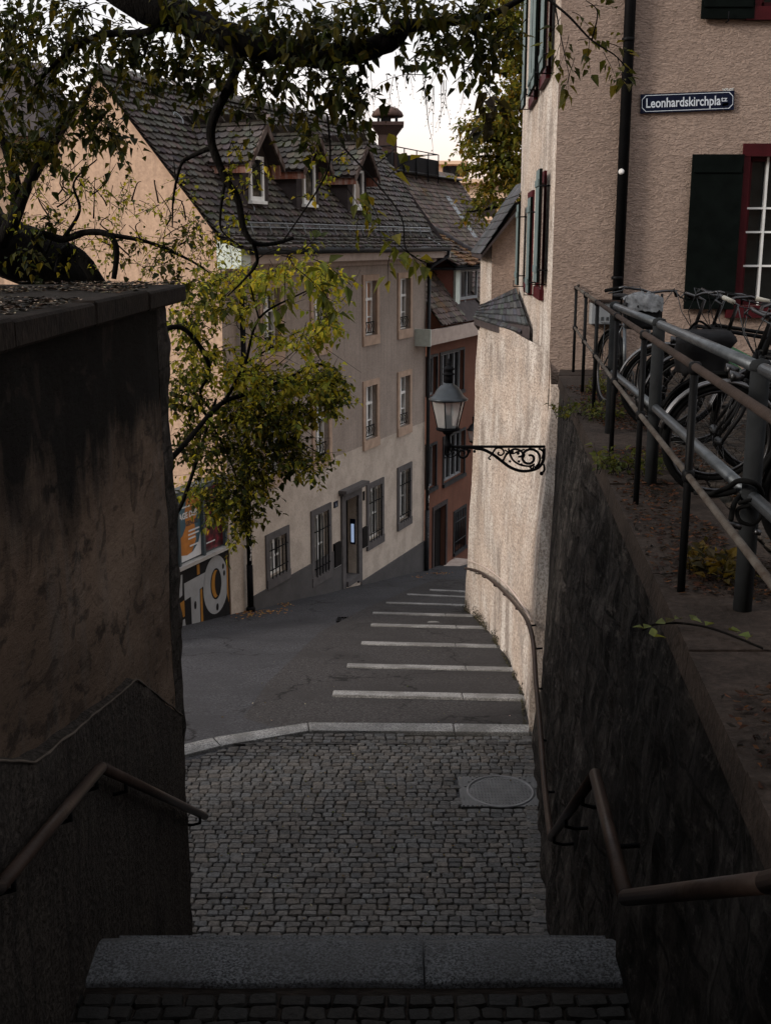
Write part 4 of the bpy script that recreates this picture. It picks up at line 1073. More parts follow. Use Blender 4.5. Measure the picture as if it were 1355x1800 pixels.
# roof surface: bell-cast eave, steep upper slope
rf = MB(); TB = (.07, .06, .054)
def rpl(d):   # roof height at offset d (outward positive)
    return 4.88+(.5-d)*.46 if d > .02 else 5.10+(.02-d)*1.165
RE = 4.55
def slope(dlow, dhigh, s0, s1):
    a, b = Vector(fH(s0, dlow, rpl(dlow))), Vector(fH(s0, dhigh, rpl(dhigh))); v = b-a; L = v.length; v.normalize(); nn = U.cross(v)
    if nn.z < 0: nn = -nn
    return a, v, nn, s1-s0, L
rf_in = MB()
def rend(d): return 4.1+(.55-d)*.44
for dl, dh in ((.55, .02), (.02, -2.42)):
    a, v, nn, w, L = slope(dl, dh, SL-.08, 5.45)
    rf_in.quad(a, fH(rend(dl), dl, rpl(dl)), fH(rend(dh), dh, rpl(dh)), a+v*L)
    tiles(rf, a, U, v, nn, w, L, .2, .17, lambda x, y: SL-.08+x < rend(dl-(y/L)*(dl-dh)), TB, .45, .045, .02)
a = Vector(fH(SL-.08, -2.42, rpl(-2.42))); b = Vector(fH(SL-.08, -5.4, 4.65)); rf_in.quad(a, b, b+U*(5.4-SL+.08), a+U*(5.4-SL+.08)); rf_in.add([fH(rend(.55), .5, rpl(.5)-.05), fH(rend(-2.42), -2.42, rpl(-2.42)-.02), fH(rend(-2.42), -5.3, 4.7)], [(0, 1, 2)])
hip_tiles(rf, fH(SL-.1, -2.42, rpl(-2.42)+.02), fH(5.38, -2.42, rpl(-2.42)+.02), .11, TB)
roof = rf.build('roof', 'tile', bh)
rf_in.build('roof_underlay', 'dormer', roof)
m = MB()   # verge flashing at the right hand end
for k in range(13):
    d0 = .45-k*.17; s = rend(d0)-.75
    m.box((s, 0, 0), (s+.09, .16, .012), lambda x, y, z, d0=d0: tuple(Vector(fH(x, d0-y, rpl(d0-y)+.05+z))))
m.build('flashing', 'lead', roof)
m = MB()
for h in (.16, .24): m.tube([fH(-5.6, -.0, rpl(0)+h), fH(3.9, -.0, rpl(0)+h)], .016, 6)
for k in range(14): s = -5.5+k*.72; m.tube([fH(s, .1, rpl(.1)), fH(s, -.0, rpl(0)+.26), fH(s, -.16, rpl(-.16))], .011, 5)
m.build('snow_guard', 'lead', roof)
for s, d in ((-5.1, -1.85), (-4.9, -.45)):
    m = MB(); m.tube(smooth_path([Vector(fH(s, d, rpl(d)+.03)), Vector(fH(s+.1, d-.02, rpl(d)+.16)), Vector(fH(s+.16, d+.1, rpl(d)+.04)), Vector(fH(s+.1, d+.16, rpl(d)-.06))], 5), .013, 6); m.build('roof_hook', 'lead', roof)
# dormers
def dormer(sc_, hw=.52):
    D = -.40; zb = rpl(D); zt = 6.56; za = 7.16
    m = MB()
    m.add([fH(sc_-hw, D, zb-.1), fH(sc_+hw, D, zb-.1), fH(sc_+hw, D, zt), fH(sc_, D, za), fH(sc_-hw, D, zt)], [(0, 1, 2, 3, 4)])
    for s in (-hw, hw): m.add([fH(sc_+s, D, zb-.1), fH(sc_+s, D, zt), fH(sc_+s, -1.7, zt), fH(sc_+s, -1.7, rpl(-1.7)), fH(sc_+s, D-.02, zb)], [(0, 1, 2, 3, 4)])
    dm = m.build('dormer', 'dormer', bh)
    t = MB(); ovf = -.12; e = .14; back = -2.0
    for sg_ in (-1, 1):
        lo = Vector(fH(sc_+sg_*(hw+e), ovf, zt-.13)); hi = Vector(fH(sc_, ovf, za+.02)); v = (hi-lo); L = v.length
        nn_ = N.cross(v); nn_ = nn_ if nn_.z > 0 else -nn_
        tiles(t, lo, -N, v, nn_, 1.75, L, .18, .16, None, (.085, .076, .069), .45, .04, .018)
    hip_tiles(t, fH(sc_, ovf+.02, za+.03), fH(sc_, back, za+.03), .09, TB); t.build('dormer_roof', 'tile', dm)
    t = MB()
    for sg_ in (-1, 1):
        t.add([fH(sc_+sg_*(hw+e), ovf, zt-.14), fH(sc_, ovf, za+.01), fH(sc_, -1.9, za+.01), fH(sc_+sg_*(hw+e), -1.9, zt-.14)], [(0, 1, 2, 3)])
    t.build('roof_board', 'dormer', dm)
    for sg_ in (-1, 1):
        t = MB(); lo = (sc_+sg_*(hw+e+.02), zt-.16); hi = (sc_, za)
        t.hexa([fH(lo[0], ovf+.02, lo[1]-.05), fH(hi[0], ovf+.02, hi[1]-.1), fH(hi[0], ovf-.03, hi[1]-.1), fH(lo[0], ovf-.03, lo[1]-.05), fH(lo[0], ovf+.02, lo[1]+.09), fH(hi[0], ovf+.02, hi[1]+.06), fH(hi[0], ovf-.03, hi[1]+.06), fH(lo[0], ovf-.03, lo[1]+.09)])
        t.build('barge_board', 'barge', dm)
        t = MB(); t.box((sc_+sg_*(hw+.06), -1.5, zt-.28), (sc_+sg_*(hw+.09), ovf-.04, zt-.08), fH); t.build('fascia', 'rustwood', dm)
    t = MB(); w0, w1, c0, c1 = sc_-.27, sc_+.27, zb+.2, zb+1.03
    for bx_ in (((w0, c0), (w0+.07, c1)), ((w1-.07, c0), (w1, c1)), ((w0+.07, c1-.06), (w1-.07, c1)), ((w0+.07, c0), (w1-.07, c0+.08))): t.box((bx_[0][0], D-.02, bx_[0][1]), (bx_[1][0], D+.05, bx_[1][1]), fH)
    t.box((w0-.03, D, c0-.06), (w1+.03, D+.1, c0-.001), fH)
    wo = t.build('dormer_window', 'white', dm)
    t = MB(); t.quad(fH(w0+.07, D+.012, c0+.08), fH(w1-.07, D+.012, c0+.08), fH(w1-.07, D+.012, c1-.06), fH(w0+.07, D+.012, c1-.06)); t.build('pane', 'curtain', wo)
for s in (-4.55, -2.30, .22): dormer(s)

# poster showcase and graffiti wall in line with the facade, towards the camera
gw = thing('graffiti_wall', 'low garden wall with grey block lettering graffiti outlined in black', 'wall', fH(-10, 0, -1))
m = MB(); m.box((-14, -.3, -3), (SL-.005, -.02, -.62), fH); m.build('wall_body', 'concrete', gw)
m = MB(); m.box((-14, -.35, -.62), (SL+.04, .06, -.555), fH); m.build('ledge', 'railmetal', gw)
GM = {'grey': simple('graffiti_grey', (.3, .31, .32), .8, var=.15, vs=3), 'black': simple('graffiti_black', (.012, .012, .013), .7, var=.2), 'ochre': simple('graffiti_ochre', (.32, .15, .03), .75, var=.2)}
def ell(cx, cz, rx, rz, n=36, a0=0, a1=360): return [(cx+rx*math.cos(R(a0+(a1-a0)*i/n)), cz+rz*math.sin(R(a0+(a1-a0)*i/n))) for i in range(n)]
def patch(poly, dd_, mat, nm):
    m = MB(); m.add([fH(s, dd_, z) for s, z in poly], [tuple(range(len(poly)))]); m.build(nm, GM[mat], gw)
patch([(-9.6, -2.3), (-6.66, -1.95), (-6.66, -.64), (-9.6, -.64)], -.016, 'black', 'black_ground')
patch(ell(-7.12, -1.22, .44, .56), -.012, 'grey', 'letter'); patch(ell(-7.12, -1.2, .19, .3), -.008, 'black', 'letter_counter'); patch([(q, z) for q, z in ell(-7.12, -1.2, .165, .27, 20, 95, 265)]+[(q+.07, z) for q, z in reversed(ell(-7.12, -1.2, .12, .25, 20, 95, 265))], -.005, 'ochre', 'letter_crescent')
for c, d, r in ((-6.85, -.93, .035), (-6.82, -1.07, .035), (-7.1, -1.66, .045)): patch(ell(c, d, r, r*1.6, 14), -.008, 'black', 'spot')
patch([(-8.18, -.9), (-7.45, -.88), (-7.5, -1.12), (-7.68, -1.15), (-7.7, -1.85), (-7.98, -1.9), (-7.98, -1.2), (-8.18, -1.22)], -.012, 'grey', 'letter')
patch(ell(-7.85, -1.4, .04, .08, 14), -.008, 'black', 'spot')
patch([(-7.66, -1.16), (-7.6, -1.15), (-7.6, -1.85), (-7.68, -1.85)], -.010, 'ochre', 'letter_shadow'); patch([(-7.75, -.67), (-7.66, -.67), (-7.66, -.86), (-7.75, -.86)], -.010, 'ochre', 'letter_shadow')
patch([(-6.72, -.7), (-6.68, -1.0), (-6.68, -1.7), (-6.74, -1.5)], -.010, 'ochre', 'letter_shadow')
patch([(-8.9, -.75), (-8.22, -.72), (-8.25, -1.1), (-8.6, -1.2), (-8.6, -1.6), (-8.2, -1.55), (-8.15, -1.95), (-8.8, -2.1)], -.012, 'grey', 'letter'); patch([(-8.35, -1.22), (-8.2, -1.2), (-8.2, -1.5), (-8.35, -1.52)], -.009, 'ochre', 'letter_shadow')
ps = thing('poster_showcase', 'framed poster case with an orange and a dark red poster above graffiti', 'poster case', fH(-7.5, .0, -.5))
m = MB(); m.box((-9.2, -.2, -.55), (-6.72, -.06, .72), fH); m.build('case_back', 'poster_frame', ps)
m = MB(); m.box((-9.25, -.2, .72), (-6.7, .06, .80), fH)
for s in (-8.3, -7.49, -6.74): m.box((s-.03, -.06, -.55), (s+.03, .02, .72), fH)
m.build('frame', 'railmetal' if False else 'poster_frame', ps)
PM = {}
M['poster_teal'] = simple('poster_teal', (.05, .11, .15), .4, var=.25, vs=3, bstr=0)
M['poster_orange'] = simple('poster_orange', (.42, .16, .03), .4, var=.3, vs=4, bstr=0)
def poster_mat():
    m = NT('orange_blue_poster'); v = m.coord()
    n1 = m.noise(v, 1.5, 3, .5, 1.)
    cc = m.ramp(n1, (.42, (.5, .2, .03)), (.58, (.07, .13, .17))); return m.done(cc, .4)
def poster2_mat():
    m = NT('dark_red_poster'); v = m.coord(); n1 = m.noise(v, 7, 5, .6)
    return m.done(m.ramp(n1, (.45, (.03, .006, .008)), (.68, (.22, .02, .035))), .35)
m = MB(); m.quad(fH(-8.25, -.045, -.52), fH(-7.53, -.045, -.52), fH(-7.53, -.045, .6), fH(-8.25, -.045, .6)); p1 = m.build('poster', 'poster_teal', ps)
m = MB(); m.add([fH(q, -.0435, z) for q, z in [(-8.25, -.45), (-7.85, -.42), (-7.68, -.2), (-7.72, .1), (-7.6, .3), (-7.53, .45), (-7.53, .6), (-7.95, .6), (-8.02, .35), (-8.0, .1), (-8.12, -.05), (-8.25, -.1)]], [tuple(range(12))]); m.build('print', 'poster_orange', p1)
m = MB(); m.add([fH(-8.25, -.042, -.52), fH(-7.53, -.042, -.52), fH(-7.53, -.042, -.1), fH(-7.62, -.042, -.28), fH(-7.8, -.042, -.4), fH(-8.0, -.042, -.43), fH(-8.25, -.042, -.38)], [tuple(range(7))])
m.build('print', 'white_print', p1)
for z, a, b in ((.44, -8.22, -7.85), (-.02, -7.92, -7.56), (-.09, -7.94, -7.58), (-.16, -7.94, -7.7), (-.3, -7.9, -7.6)):
    m = MB(); m.quad(fH(a, -.041, z), fH(b, -.041, z), fH(b, -.041, z+.03), fH(a, -.041, z+.03)); m.build('text_line', 'white_print', p1)
tb, _ = text_mb('TAGE DER', lambda x, y, z: fH(-8.3+x, -.041, .25+y), .15, .98, 0, .006); tb.build('lettering', 'white_print', p1)
tb, _ = text_mb('GENUSS', lambda x, y, z: fH(-8.0+x, -.041, .1+y), .12, .9, 0, .004); tb.build('lettering', 'galv', p1)
m = MB(); m.quad(fH(-7.45, -.045, -.52), fH(-6.77, -.045, -.52), fH(-6.77, -.045, .66), fH(-7.45, -.045, .66)); p2 = m.build('poster', poster2_mat(), ps)
for z, a, b in ((.1, -7.25, -7.05), (.04, -7.2, -6.95), (-.38, -7.35, -7.05)):
    m = MB(); m.quad(fH(a, -.042, z), fH(b, -.042, z), fH(b, -.042, z+.022), fH(a, -.042, z+.022)); m.build('text_line', 'white_print', p2)

# ------------------------------------------------------------------ red house further down the lane
rd = thing('red_house', 'narrow rust red house with mossy roof and pink dormer beyond the beige house', 'house', fH(7, -2, -5))
RS0, RS1 = 3.78, 14.
rw_ = [(3.88, 4.5, -1.6, -.42, 0), (5.12, 6.9, -1.68, -.38, 0), (3.9, 4.5, .95, 2.0, 0), (4.8, 6.7, .85, 2.0, 0), (6.1, 7.1, -3.95, -2.75, 1), (8, 9, -1.6, -.4, 0)]
m = MB(); grid_wall(m, fH, RS0, RS1, -9, 2.75, [(a, b, c, d) for a, b, c, d, k in rw_]+[(4.4, 5.35, -4.25, -2.3)], .22); m.build('facade', 'redwall', rd)
for a, b, c, d, k in rw_:
    m = MB(); t = .07
    m.box((a-t, -.02, d), (b+t, .03, d+t), fH); m.box((a-t, -.02, c-.1), (b+t, .07, c), fH); m.box((a-t, -.02, c), (a, .03, d), fH); m.box((b, -.02, c), (b+t, .03, d), fH)
    wo = m.build('window', 'zinc', rd)
    m = MB(); m.quad(fH(a, -.18, c), fH(b, -.18, c), fH(b, -.18, d), fH(a, -.18, d)); m.build('pane', 'curtain', wo)
    m = MB(); n = 2 if b-a < 1 else 4
    if k: 
        for q in range(7): x = a+(b-a)*(q+.5)/7; m.tube([fH(x, .02, c), fH(x, .02, d)], .014, 6)
        for z in (c+.3, d-.3): m.tube([fH(a, .02, z), fH(b, .02, z)], .014, 6)
        m.build('window_bars', 'zinc', wo)
    else:
        for q in range(n+1): x = a+(b-a-.06)*q/n; m.box((x, -.16, c), (x+.06, -.1, d), fH)
        m.box((a+.06, -.158, c), (b-.06, -.11, c+.06), fH); m.box((a+.06, -.158, d-.06), (b-.06, -.11, d), fH); m.build('casement', M['box'], wo)
m = MB(); m.box((4.4, -.2, -4.3), (5.35, -.14, -2.3), fH); m.box((4.5, -.139, -4.1), (4.85, -.125, -2.5), fH); m.box((4.9, -.139, -4.1), (5.25, -.125, -2.5), fH); dr = m.build('door', 'darkwood', rd)
m = MB(); m.box((4.28, -.02, -4.4), (4.4, .03, -2.18), fH); m.box((5.35, -.02, -4.4), (5.47, .03, -2.18), fH); m.box((4.4, -.02, -2.3), (5.35, .03, -2.18), fH); m.build('door_frame', 'dormer', dr)
m = MB(); m.box((3.9, 0.0, -4.6), (6.2, .45, -4.12), fH); m.build('doorstep', 'cornice', rd)
# roof
def rr(d): return 2.86+(.4-d)*1.31
rt = MB(); ru = MB()
a = Vector(fH(RS0, .4, rr(.4))); b = Vector(fH(RS0, -2.8, rr(-2.8))); v = (b-a); L = v.length; v.normalize(); nn = U.cross(v); nn = nn if nn.z > 0 else -nn
DS0, DS1 = 5.85, 7.75
def ins(x, y):
    s = RS0+x; d = .4-y/L*3.2
    return not (DS0 < s < DS1 and rr(d) < 4.3 and d > -1.0)
tiles(rt, a, U, v, nn, RS1-RS0, L, .2, .17, ins, (.1, .078, .066), .42, .03, .02, True, ((.10, .065, .04), .42))
hip_tiles(rt, fH(RS0, -2.8, rr(-2.8)), fH(RS1, -2.8, rr(-2.8)), .12, (.1, .1, .1))
ro_ = rt.build('roof', 'tile', rd)
w = RS1-RS0; c2 = Vector(fH(RS0, -6, 2.9)); ru.quad(a, a+U*w, b+U*w, b); ru.quad(b, b+U*w, c2+U*w, c2); ru.build('roof_underlay', 'dormer', ro_)
m = MB(); m.add([fH(RS1, 0, -9), fH(RS1, -5.9, -9), fH(RS1, -5.9, 2.9), fH(RS1, -2.8, rr(-2.8)-.05), fH(RS1, 0, 3.1)], [(0, 1, 2, 3, 4)]); m.build('end_wall', 'redwall', rd)
m = MB(); m.box((RS0-.85, .30, 2.42), (RS1, .42, 2.80), fH); m.box((RS0-.85, 0.001, 2.42), (RS1, .30, 2.47), fH); m.build('eave_board', 'cornice', rd)
m = MB(); m.box((RS0-.9, -.2, 2.40), (RS0-.851, .43, 2.84), fH); m.build('eave_end', 'greenwhite', rd)
# its dormer
m = MB(); m.add([fH(DS0, .02, 3.0), fH(DS0, .02, 4.3), fH(DS0, -1.6, 4.3), fH(DS0, -1.6, rr(-1.6)), fH(DS0, .02, rr(.02))], [(0, 1, 2, 3, 4)])
dm = m.build('dormer', 'pinkwall', rd)
m = MB(); m.box((DS0-.02, -.02, 2.9), (DS0+.34, .05, 4.3), fH); m.build('corner_post', 'greenwhite', dm)
m = MB(); m.quad(fH(DS0+.34, 0, 2.9), fH(DS1, 0, 2.9), fH(DS1, 0, 3.42), fH(DS0+.34, 0, 3.42)); m.build('parapet', 'redwall', dm)
m = MB(); m.box((DS0+.34, -.01, 3.42), (DS1, .05, 3.5), fH); m.box((DS0+.34, -.01, 4.2), (DS1, .05, 4.3), fH)
for s in (DS0+.36, DS0+.9, DS1-.08): m.box((s, -.01, 3.5), (s+.08, .045, 4.2), fH)
m.box((DS0+.85, 0.001, 2.95), (DS0+.92, .03, 3.42), fH)
wo = m.build('dormer_window', M['box'], dm)
m = MB(); m.quad(fH(DS0+.34, -.12, 3.45), fH(DS1, -.12, 3.45), fH(DS1, -.12, 4.3), fH(DS0+.34, -.12, 4.3)); m.build('pane', 'curtain', wo)
t = MB(); e0, e1, df = DS0-.75, DS1+.32, .32
zt_ = 5.55; dt_ = -1.6
lo = Vector(fH(e0, df, 4.36)); hi = Vector(fH(e0, dt_, zt_)); hb_ = Vector(fH(e1-.75, dt_, zt_)); lb_ = Vector(fH(e1, df, 4.36))
vf = hi-lo; Lf = vf.length; nf = U.cross(vf); nf = nf if nf.z > 0 else -nf; wf = e1-e0
tiles(t, lo, U, vf, nf, wf, Lf, .22, .18, lambda x, y: x < wf-y/Lf*.75, (.085, .062, .05), .5, .045, .04, True, ((.14, .075, .035), -.15))
hip_tiles(t, lb_+Vector((0, 0, .05)), hb_+Vector((0, 0, .05)), .14, (.06, .058, .058)); hip_tiles(t, hi, hb_, .1, (.09, .085, .08)); t.build('dormer_roof', 'tile', dm)
t = MB(); t.add([lo, hi, hb_, lb_], [(0, 1, 2, 3)]); ef = Vector(fH(e1+.05, dt_-.6, 4.36)); t.add([lb_, hb_, ef], [(0, 1, 2)]); t.box((e0+.02, -1.6, 4.27), (e1-.02, df-.02, 4.335), fH); t.build('roof_board', M['galvpost'], dm)
# metal roof strip with skylight, roof terrace and chimney
m = MB(); m.box((RS0+3.6, -2.9, rr(-2.8)+.02), (RS1, -2.45, rr(-2.8)+.06), fH); m.build('ridge_flashing', 'lead', ro_)
m = MB(); q0, q1 = -2.3, -1.3; m.add([fH(11.3, q0, rr(q0)+.08), fH(11.7, q0, rr(q0)+.08), fH(11.7, q1, rr(q1)+.08), fH(11.3, q1, rr(q1)+.08)], [(0, 1, 2, 3)]); m.build('skylight', 'lead', ro_)
tz = rr(-2.8)
m = MB()
for (s0, s1, d0, d1) in ((7.2, 11, -2.5, -2.45), (7.2, 7.25, -5, -2.5), (10.95, 11, -5, -2.5)): m.box((s0, d0, tz+.02), (s1, d1, tz+.5), fH)
tr_ = m.build('roof_terrace', 'iron', rd)
m = MB(); m.tube([fH(7.2, -5, tz+.68), fH(7.2, -2.45, tz+.68), fH(11, -2.45, tz+.68), fH(11, -5, tz+.68)], .018, 6)
for q in (7.2, 8.1, 9.1, 10.1, 11): m.tube([fH(q, -2.43, tz-.2), fH(q, -2.43, tz+.68)], .018, 6)
m.build('terrace_rail', 'galvpost', tr_)
ch = MB(); cc_ = atY(681, 250, 34.9); fr = lambda x, y, z: (cc_.x+x, 34.9+y, z)
ch.hexa([fr(-.3, -.3, 5.5), fr(.3, -.3, 5.5), fr(.3, .3, 5.5), fr(-.3, .3, 5.5), fr(-.27, -.27, 8.05), fr(.27, -.27, 8.05), fr(.27, .27, 8.05), fr(-.27, .27, 8.05)])
ch.hexa([fr(-.27, -.27, 8.051), fr(.27, -.27, 8.051), fr(.27, .27, 8.051), fr(-.27, .27, 8.051), fr(-.45, -.45, 8.3), fr(.45, -.45, 8.3), fr(.45, .45, 8.3), fr(-.45, .45, 8.3)])
ch.box((-.47, -.47, 8.301), (.47, .47, 8.4), fr); co = ch.build('chimney', 'chimney', rd)
m = MB()
for x in (-.3, .22):
    for y in (-.3, .22): m.box((x, y, 8.4), (x+.08, y+.08, 8.6), fr)
m.box((-.2, -.2, 8.4), (.1, .2, 8.58), fr); m.build('cap_support', 'zinc', co)
m = MB(); m.lathe([(.44, 8.56), (.47, 8.6), (.42, 8.7), (.3, 8.8), (.14, 8.85), (0, 8.86)], (cc_.x, 34.9, 0), 24); m.build('cap', 'brownband', co)

# ------------------------------------------------------------------ lanterns
def lantern(base, tip, label, scroll_dir=1):
    """base: point where the lantern stands; tip: wall fixing"""
    b = Vector(base); w = Vector(tip); t = thing('wall_lantern', label, 'street lamp', w, 'old wall lanterns on scroll brackets')
    c = (b.x, b.y, b.z)
    S = .81
    class LM(MB):
        def lathe(s, prof, c=(0, 0, 0), n=20, fr=None): return MB.lathe(s, [(r*S, z*S) for r, z in prof], c, n, fr)
    m = LM(); m.lathe([(.0, -.1), (.022, -.09), (.022, -.06), (.04, -.05), (.04, -.01), (.055, 0), (.055, .03), (.04, .05), (.035, .17), (.06, .18), (.075, .2), (.075, .215), (.05, .22)], c, 16)
    m.lathe([(.1, .215), (.165, .235), (.17, .262), (.15, .268)], c, 18); m.build('post_socket', 'iron', t)
    g_ = MB(); n = 6
    r0, r1, z0, z1 = .15*S, .245*S, .268*S, .66*S
    ring = lambda r, z: [Vector((b.x+r*math.cos(math.pi*2*i/n+.26), b.y+r*math.sin(math.pi*2*i/n+.26), b.z+z)) for i in range(n)]
    A_, B_ = ring(r0, z0), ring(r1, z1)
    for i in range(n): g_.quad(A_[i], A_[(i+1) % n], B_[(i+1) % n], B_[i])
    g_.build('glass', 'glass', t)
    m = MB()
    for i in range(n): m.tube([A_[i], B_[i]], .007, 5)
    m.tube(A_, .01, 5, closed=True); m.tube(B_, .012, 5, closed=True); m.build('cage', 'iron', t)
    m = LM(); m.lathe([(.268, .655), (.275, .672), (.235, .70), (.2, .735), (.165, .80), (.12, .85), (.075, .875), (.07, .895)], c, 28); m.build('hood', simple('lantern_hood', (.03, .035, .04), .4, .4, var=.25), t)
    m = LM(); m.lathe([(.06, .895), (.06, .97), (.058, 1.0), (.085, 1.01), (.085, 1.02), (.058, 1.035), (.055, 1.06), (.085, 1.085), (.06, 1.11), (.035, 1.13), (.028, 1.15), (.032, 1.16), (.015, 1.18), (.012, 1.2), (.014, 1.215), (0, 1.235)], c, 16); m.build('chimney', 'iron', t)
    m = LM(); m.lathe([(.055, .27), (.055, .43), (.05, .44)], c, 14); m.tube([(b.x+.0, b.y-.056*S, b.z+.35*S), (b.x, b.y-.062*S, b.z+.35*S)], .03, 16); lo = m.build('lamp_unit', 'blackpaint', t)
    m = MB()
    for x in (-.03, .05): m.tube([(b.x+x, b.y, b.z+.44*S), (b.x+x, b.y, b.z+.58*S)], .007, 8)
    m.build('bulb', 'enamelwhite', lo)
    m = MB(); m.torus((b.x, b.y-.064*S, b.z+.35*S), .028, .003, (0, 1, 0), 20, 5); m.build('emblem', 'galv', lo)
    # bracket in the plane base-tip
    ax = (w-b); Lb = ax.length; ax.normalize(); Z = Vector((0, 0, 1))
    # profile drawn for length 1.09
    k = Lb/1.09
    def Q(x, z): return b+ax*(x*k)+Z*z
    m = MB(); m.tube([Q(.02, 0), Q(1.09, -.0)], .016, 8)
    def curve(pts, r, n=8): m.tube(smooth_path([Q(x, z) for x, z in pts], n), r, 6)
    def spiral(cx, cz, r0, turns, a0, rad, sgn=1):
        pts = []
        for i in range(int(turns*14)+1):
            a = a0+sgn*2*math.pi*i/14; rr_ = r0*(1-.8*i/(turns*14)); pts.append(Q(cx+rr_*math.cos(a), cz+rr_*math.sin(a)))
        m.tube(pts, rad, 6)
    curve([(.30, -.02), (.40, -.035), (.5, -.085), (.60, -.16), (.70, -.235), (.82, -.28), (.94, -.275), (1.03, -.235), (1.075, -.15), (1.08, -.02)], .019)
    spiral(.165, -.075, .075, 1.4, math.pi*.5, .013, -1); curve([(.165, 0.0), (.25, -.012), (.33, -.025)], .014)
    spiral(.92, -.13, .13, 1.5, -math.pi*.35, .015, 1); curve([(1.02, -.02), (1.07, -.06), (1.06, -.14)], .013)
    curve([(.62, -.17), (.66, -.09), (.74, -.03), (.82, -.05), (.84, -.1), (.79, -.12)], .012)
    curve([(.5, -.08), (.54, -.02), (.6, -.02), (.63, -.065), (.6, -.1), (.565, -.085), (.575, -.06)], .011)
    curve([(.68, -.02), (.7, -.09), (.74, -.16), (.82, -.21), (.92, -.225), (.98, -.2)], .012)
    curve([(.64, -.04), (.72, -.08), (.78, -.06), (.86, -.03)], .01); curve([(.78, -.03), (.86, -.09), (.84, -.13)], .01)
    curve([(.97, -.21), (.96, -.25), (.93, -.245), (.945, -.225)], .009); curve([(.5, -.09), (.46, -.13), (.485, -.15)], .009)
    for x, z, r in ((.72, -.06, .022), (.66, -.085, .018), (.79, -.075, .02), (.30, -.055, .018), (.8, -.17, .016), (1.06, -.31, .025), (.70, -.17, .016), (.245, -.045, .016), (.83, -.205, .015)):
        p = Q(x, z); m.lathe([(0, -r), (r*.7, -r*.7), (r, 0), (r*.7, r*.7), (0, r)], tuple(p), 8)
    curve([(1.08, -.2), (1.09, -.27), (1.06, -.31)], .012)
    m.build('bracket', 'iron', t)
    return t
lantern(atY(787, 785, 12.72), atY(958, 785, 12.72), 'black wall lantern hanging in front of the streaked corner house wall')
lf = Vector(fH(5.2, .0, -.62)); lantern(lf+N*.86+U*.05, lf, 'half hidden black lantern farther down the lane behind the near one')

# ------------------------------------------------------------------ background buildings
def block(name, label, px, Y, depth, mats, wins_):
    pass
cb = thing('cream_apartment_block', 'distant cream apartment block tinted with warm evening light behind the roofs', 'building', (8, 92, -5))
YC = 90.
def fC(s, d, z): return (s, YC-d, z)
zt1 = atY(800, 322, YC).z; xl = atY(752, 300, YC).x; xr = atY(960, 300, YC).x
WN = []
for k in range(6):
    x = atY(790+k*32, 0, YC).x
    for z in (zt1-1.7, zt1-4.7): WN.append((x, x+1.15, z-.75, z+.65))
m = MB(); grid_wall(m, fC, xl, xr, -14, zt1, WN, .3); m.build('wall', 'cream', cb)
m = MB(); m.quad((xl, YC, -14), (xl, YC+14, -14), (xl, YC+14, zt1), (xl, YC, zt1)); m.quad((xl, YC, zt1), (xr, YC, zt1), (xr, YC+14, zt1), (xl, YC+14, zt1)); m.box((xl-.5, YC-.6, zt1+.01), (xr+.5, YC+14, zt1+.3)); m.build('cornice', 'cream', cb)
a, b = atY(768, 287, YC), atY(816, 320, YC)
m = MB(); m.box((xl, YC+1, zt1+.3), (b.x, YC+10, a.z)); m.box((xl-.4, YC+.5, a.z+.001), (b.x+.3, YC+10, a.z+.25)); m.build('penthouse', 'cream', cb)
for a_, b_, c_, d_ in WN:
    m = MB(); m.quad(fC(a_, -.28, c_), fC(b_, -.28, c_), fC(b_, -.28, d_), fC(a_, -.28, d_)); wo = m.build('window', 'curtain', cb)
    m = MB(); m.box((a_-.2, -.02, c_-.25), (b_+.2, .25, c_-.05), fC); m.build('sill', 'cream', wo)
m = MB(); p = atY(778, 310, YC+1); m.box((p.x, YC+.95, p.z), (p.x+2, YC+1.02, p.z+.8)); m.build('window', 'curtain', cb)
# neighbour left of the gable
ln_ = thing('left_neighbour_house', 'pale house with louvred shutter left of the peach gable, half behind leaves', 'house', (-9, 24, -3))
a = atY(8, 330, 24.5); b = atY(45, 215, 24.5)
m = MB(); m.box((a.x-6, 24.5, -6), (b.x+.05, 30, atY(0, 240, 24.5).z)); m.build('wall', 'gable', ln_)
m = MB(); zt = atY(0, 240, 24.5).z; m.hexa([(a.x-6.3, 24.2, zt+.001), (b.x+.3, 24.2, zt+.001), (b.x+.3, 30, zt+.001), (a.x-6.3, 30, zt+.001), (a.x-6, 27, zt+1.8), (b.x-.3, 27, zt+1.8), (b.x-.3, 27.2, zt+1.8), (a.x-6, 27.2, zt+1.8)]); m.build('roof', 'dormer', ln_)
p, q = atY(30, 278, 24.45), atY(52, 250, 24.45); m = MB()
for k in range(8): z = p.z+(q.z-p.z)*k/8; m.box((p.x, 24.42, z), (q.x, 24.5, z+.02))
m.build('louvred_shutter', 'dormer', ln_)
ob = thing('orange_turret_house', 'distant orange house with a small pointed turret at the far left', 'building', (-22, 62, -4))
p, q = atY(-60, 188, 60), atY(28, 250, 60); m = MB(); m.box((p.x, 60, -14), (q.x, 70, p.z-1)); m.add([(p.x, 60, p.z-1), (q.x, 60, p.z-1), (q.x-2.0, 60, p.z+.8), (p.x, 60, p.z+.8)], [(0, 1, 2, 3)]); m.build('wall', simple('orange_render', (.62, .27, .09), .9, var=.15), ob)
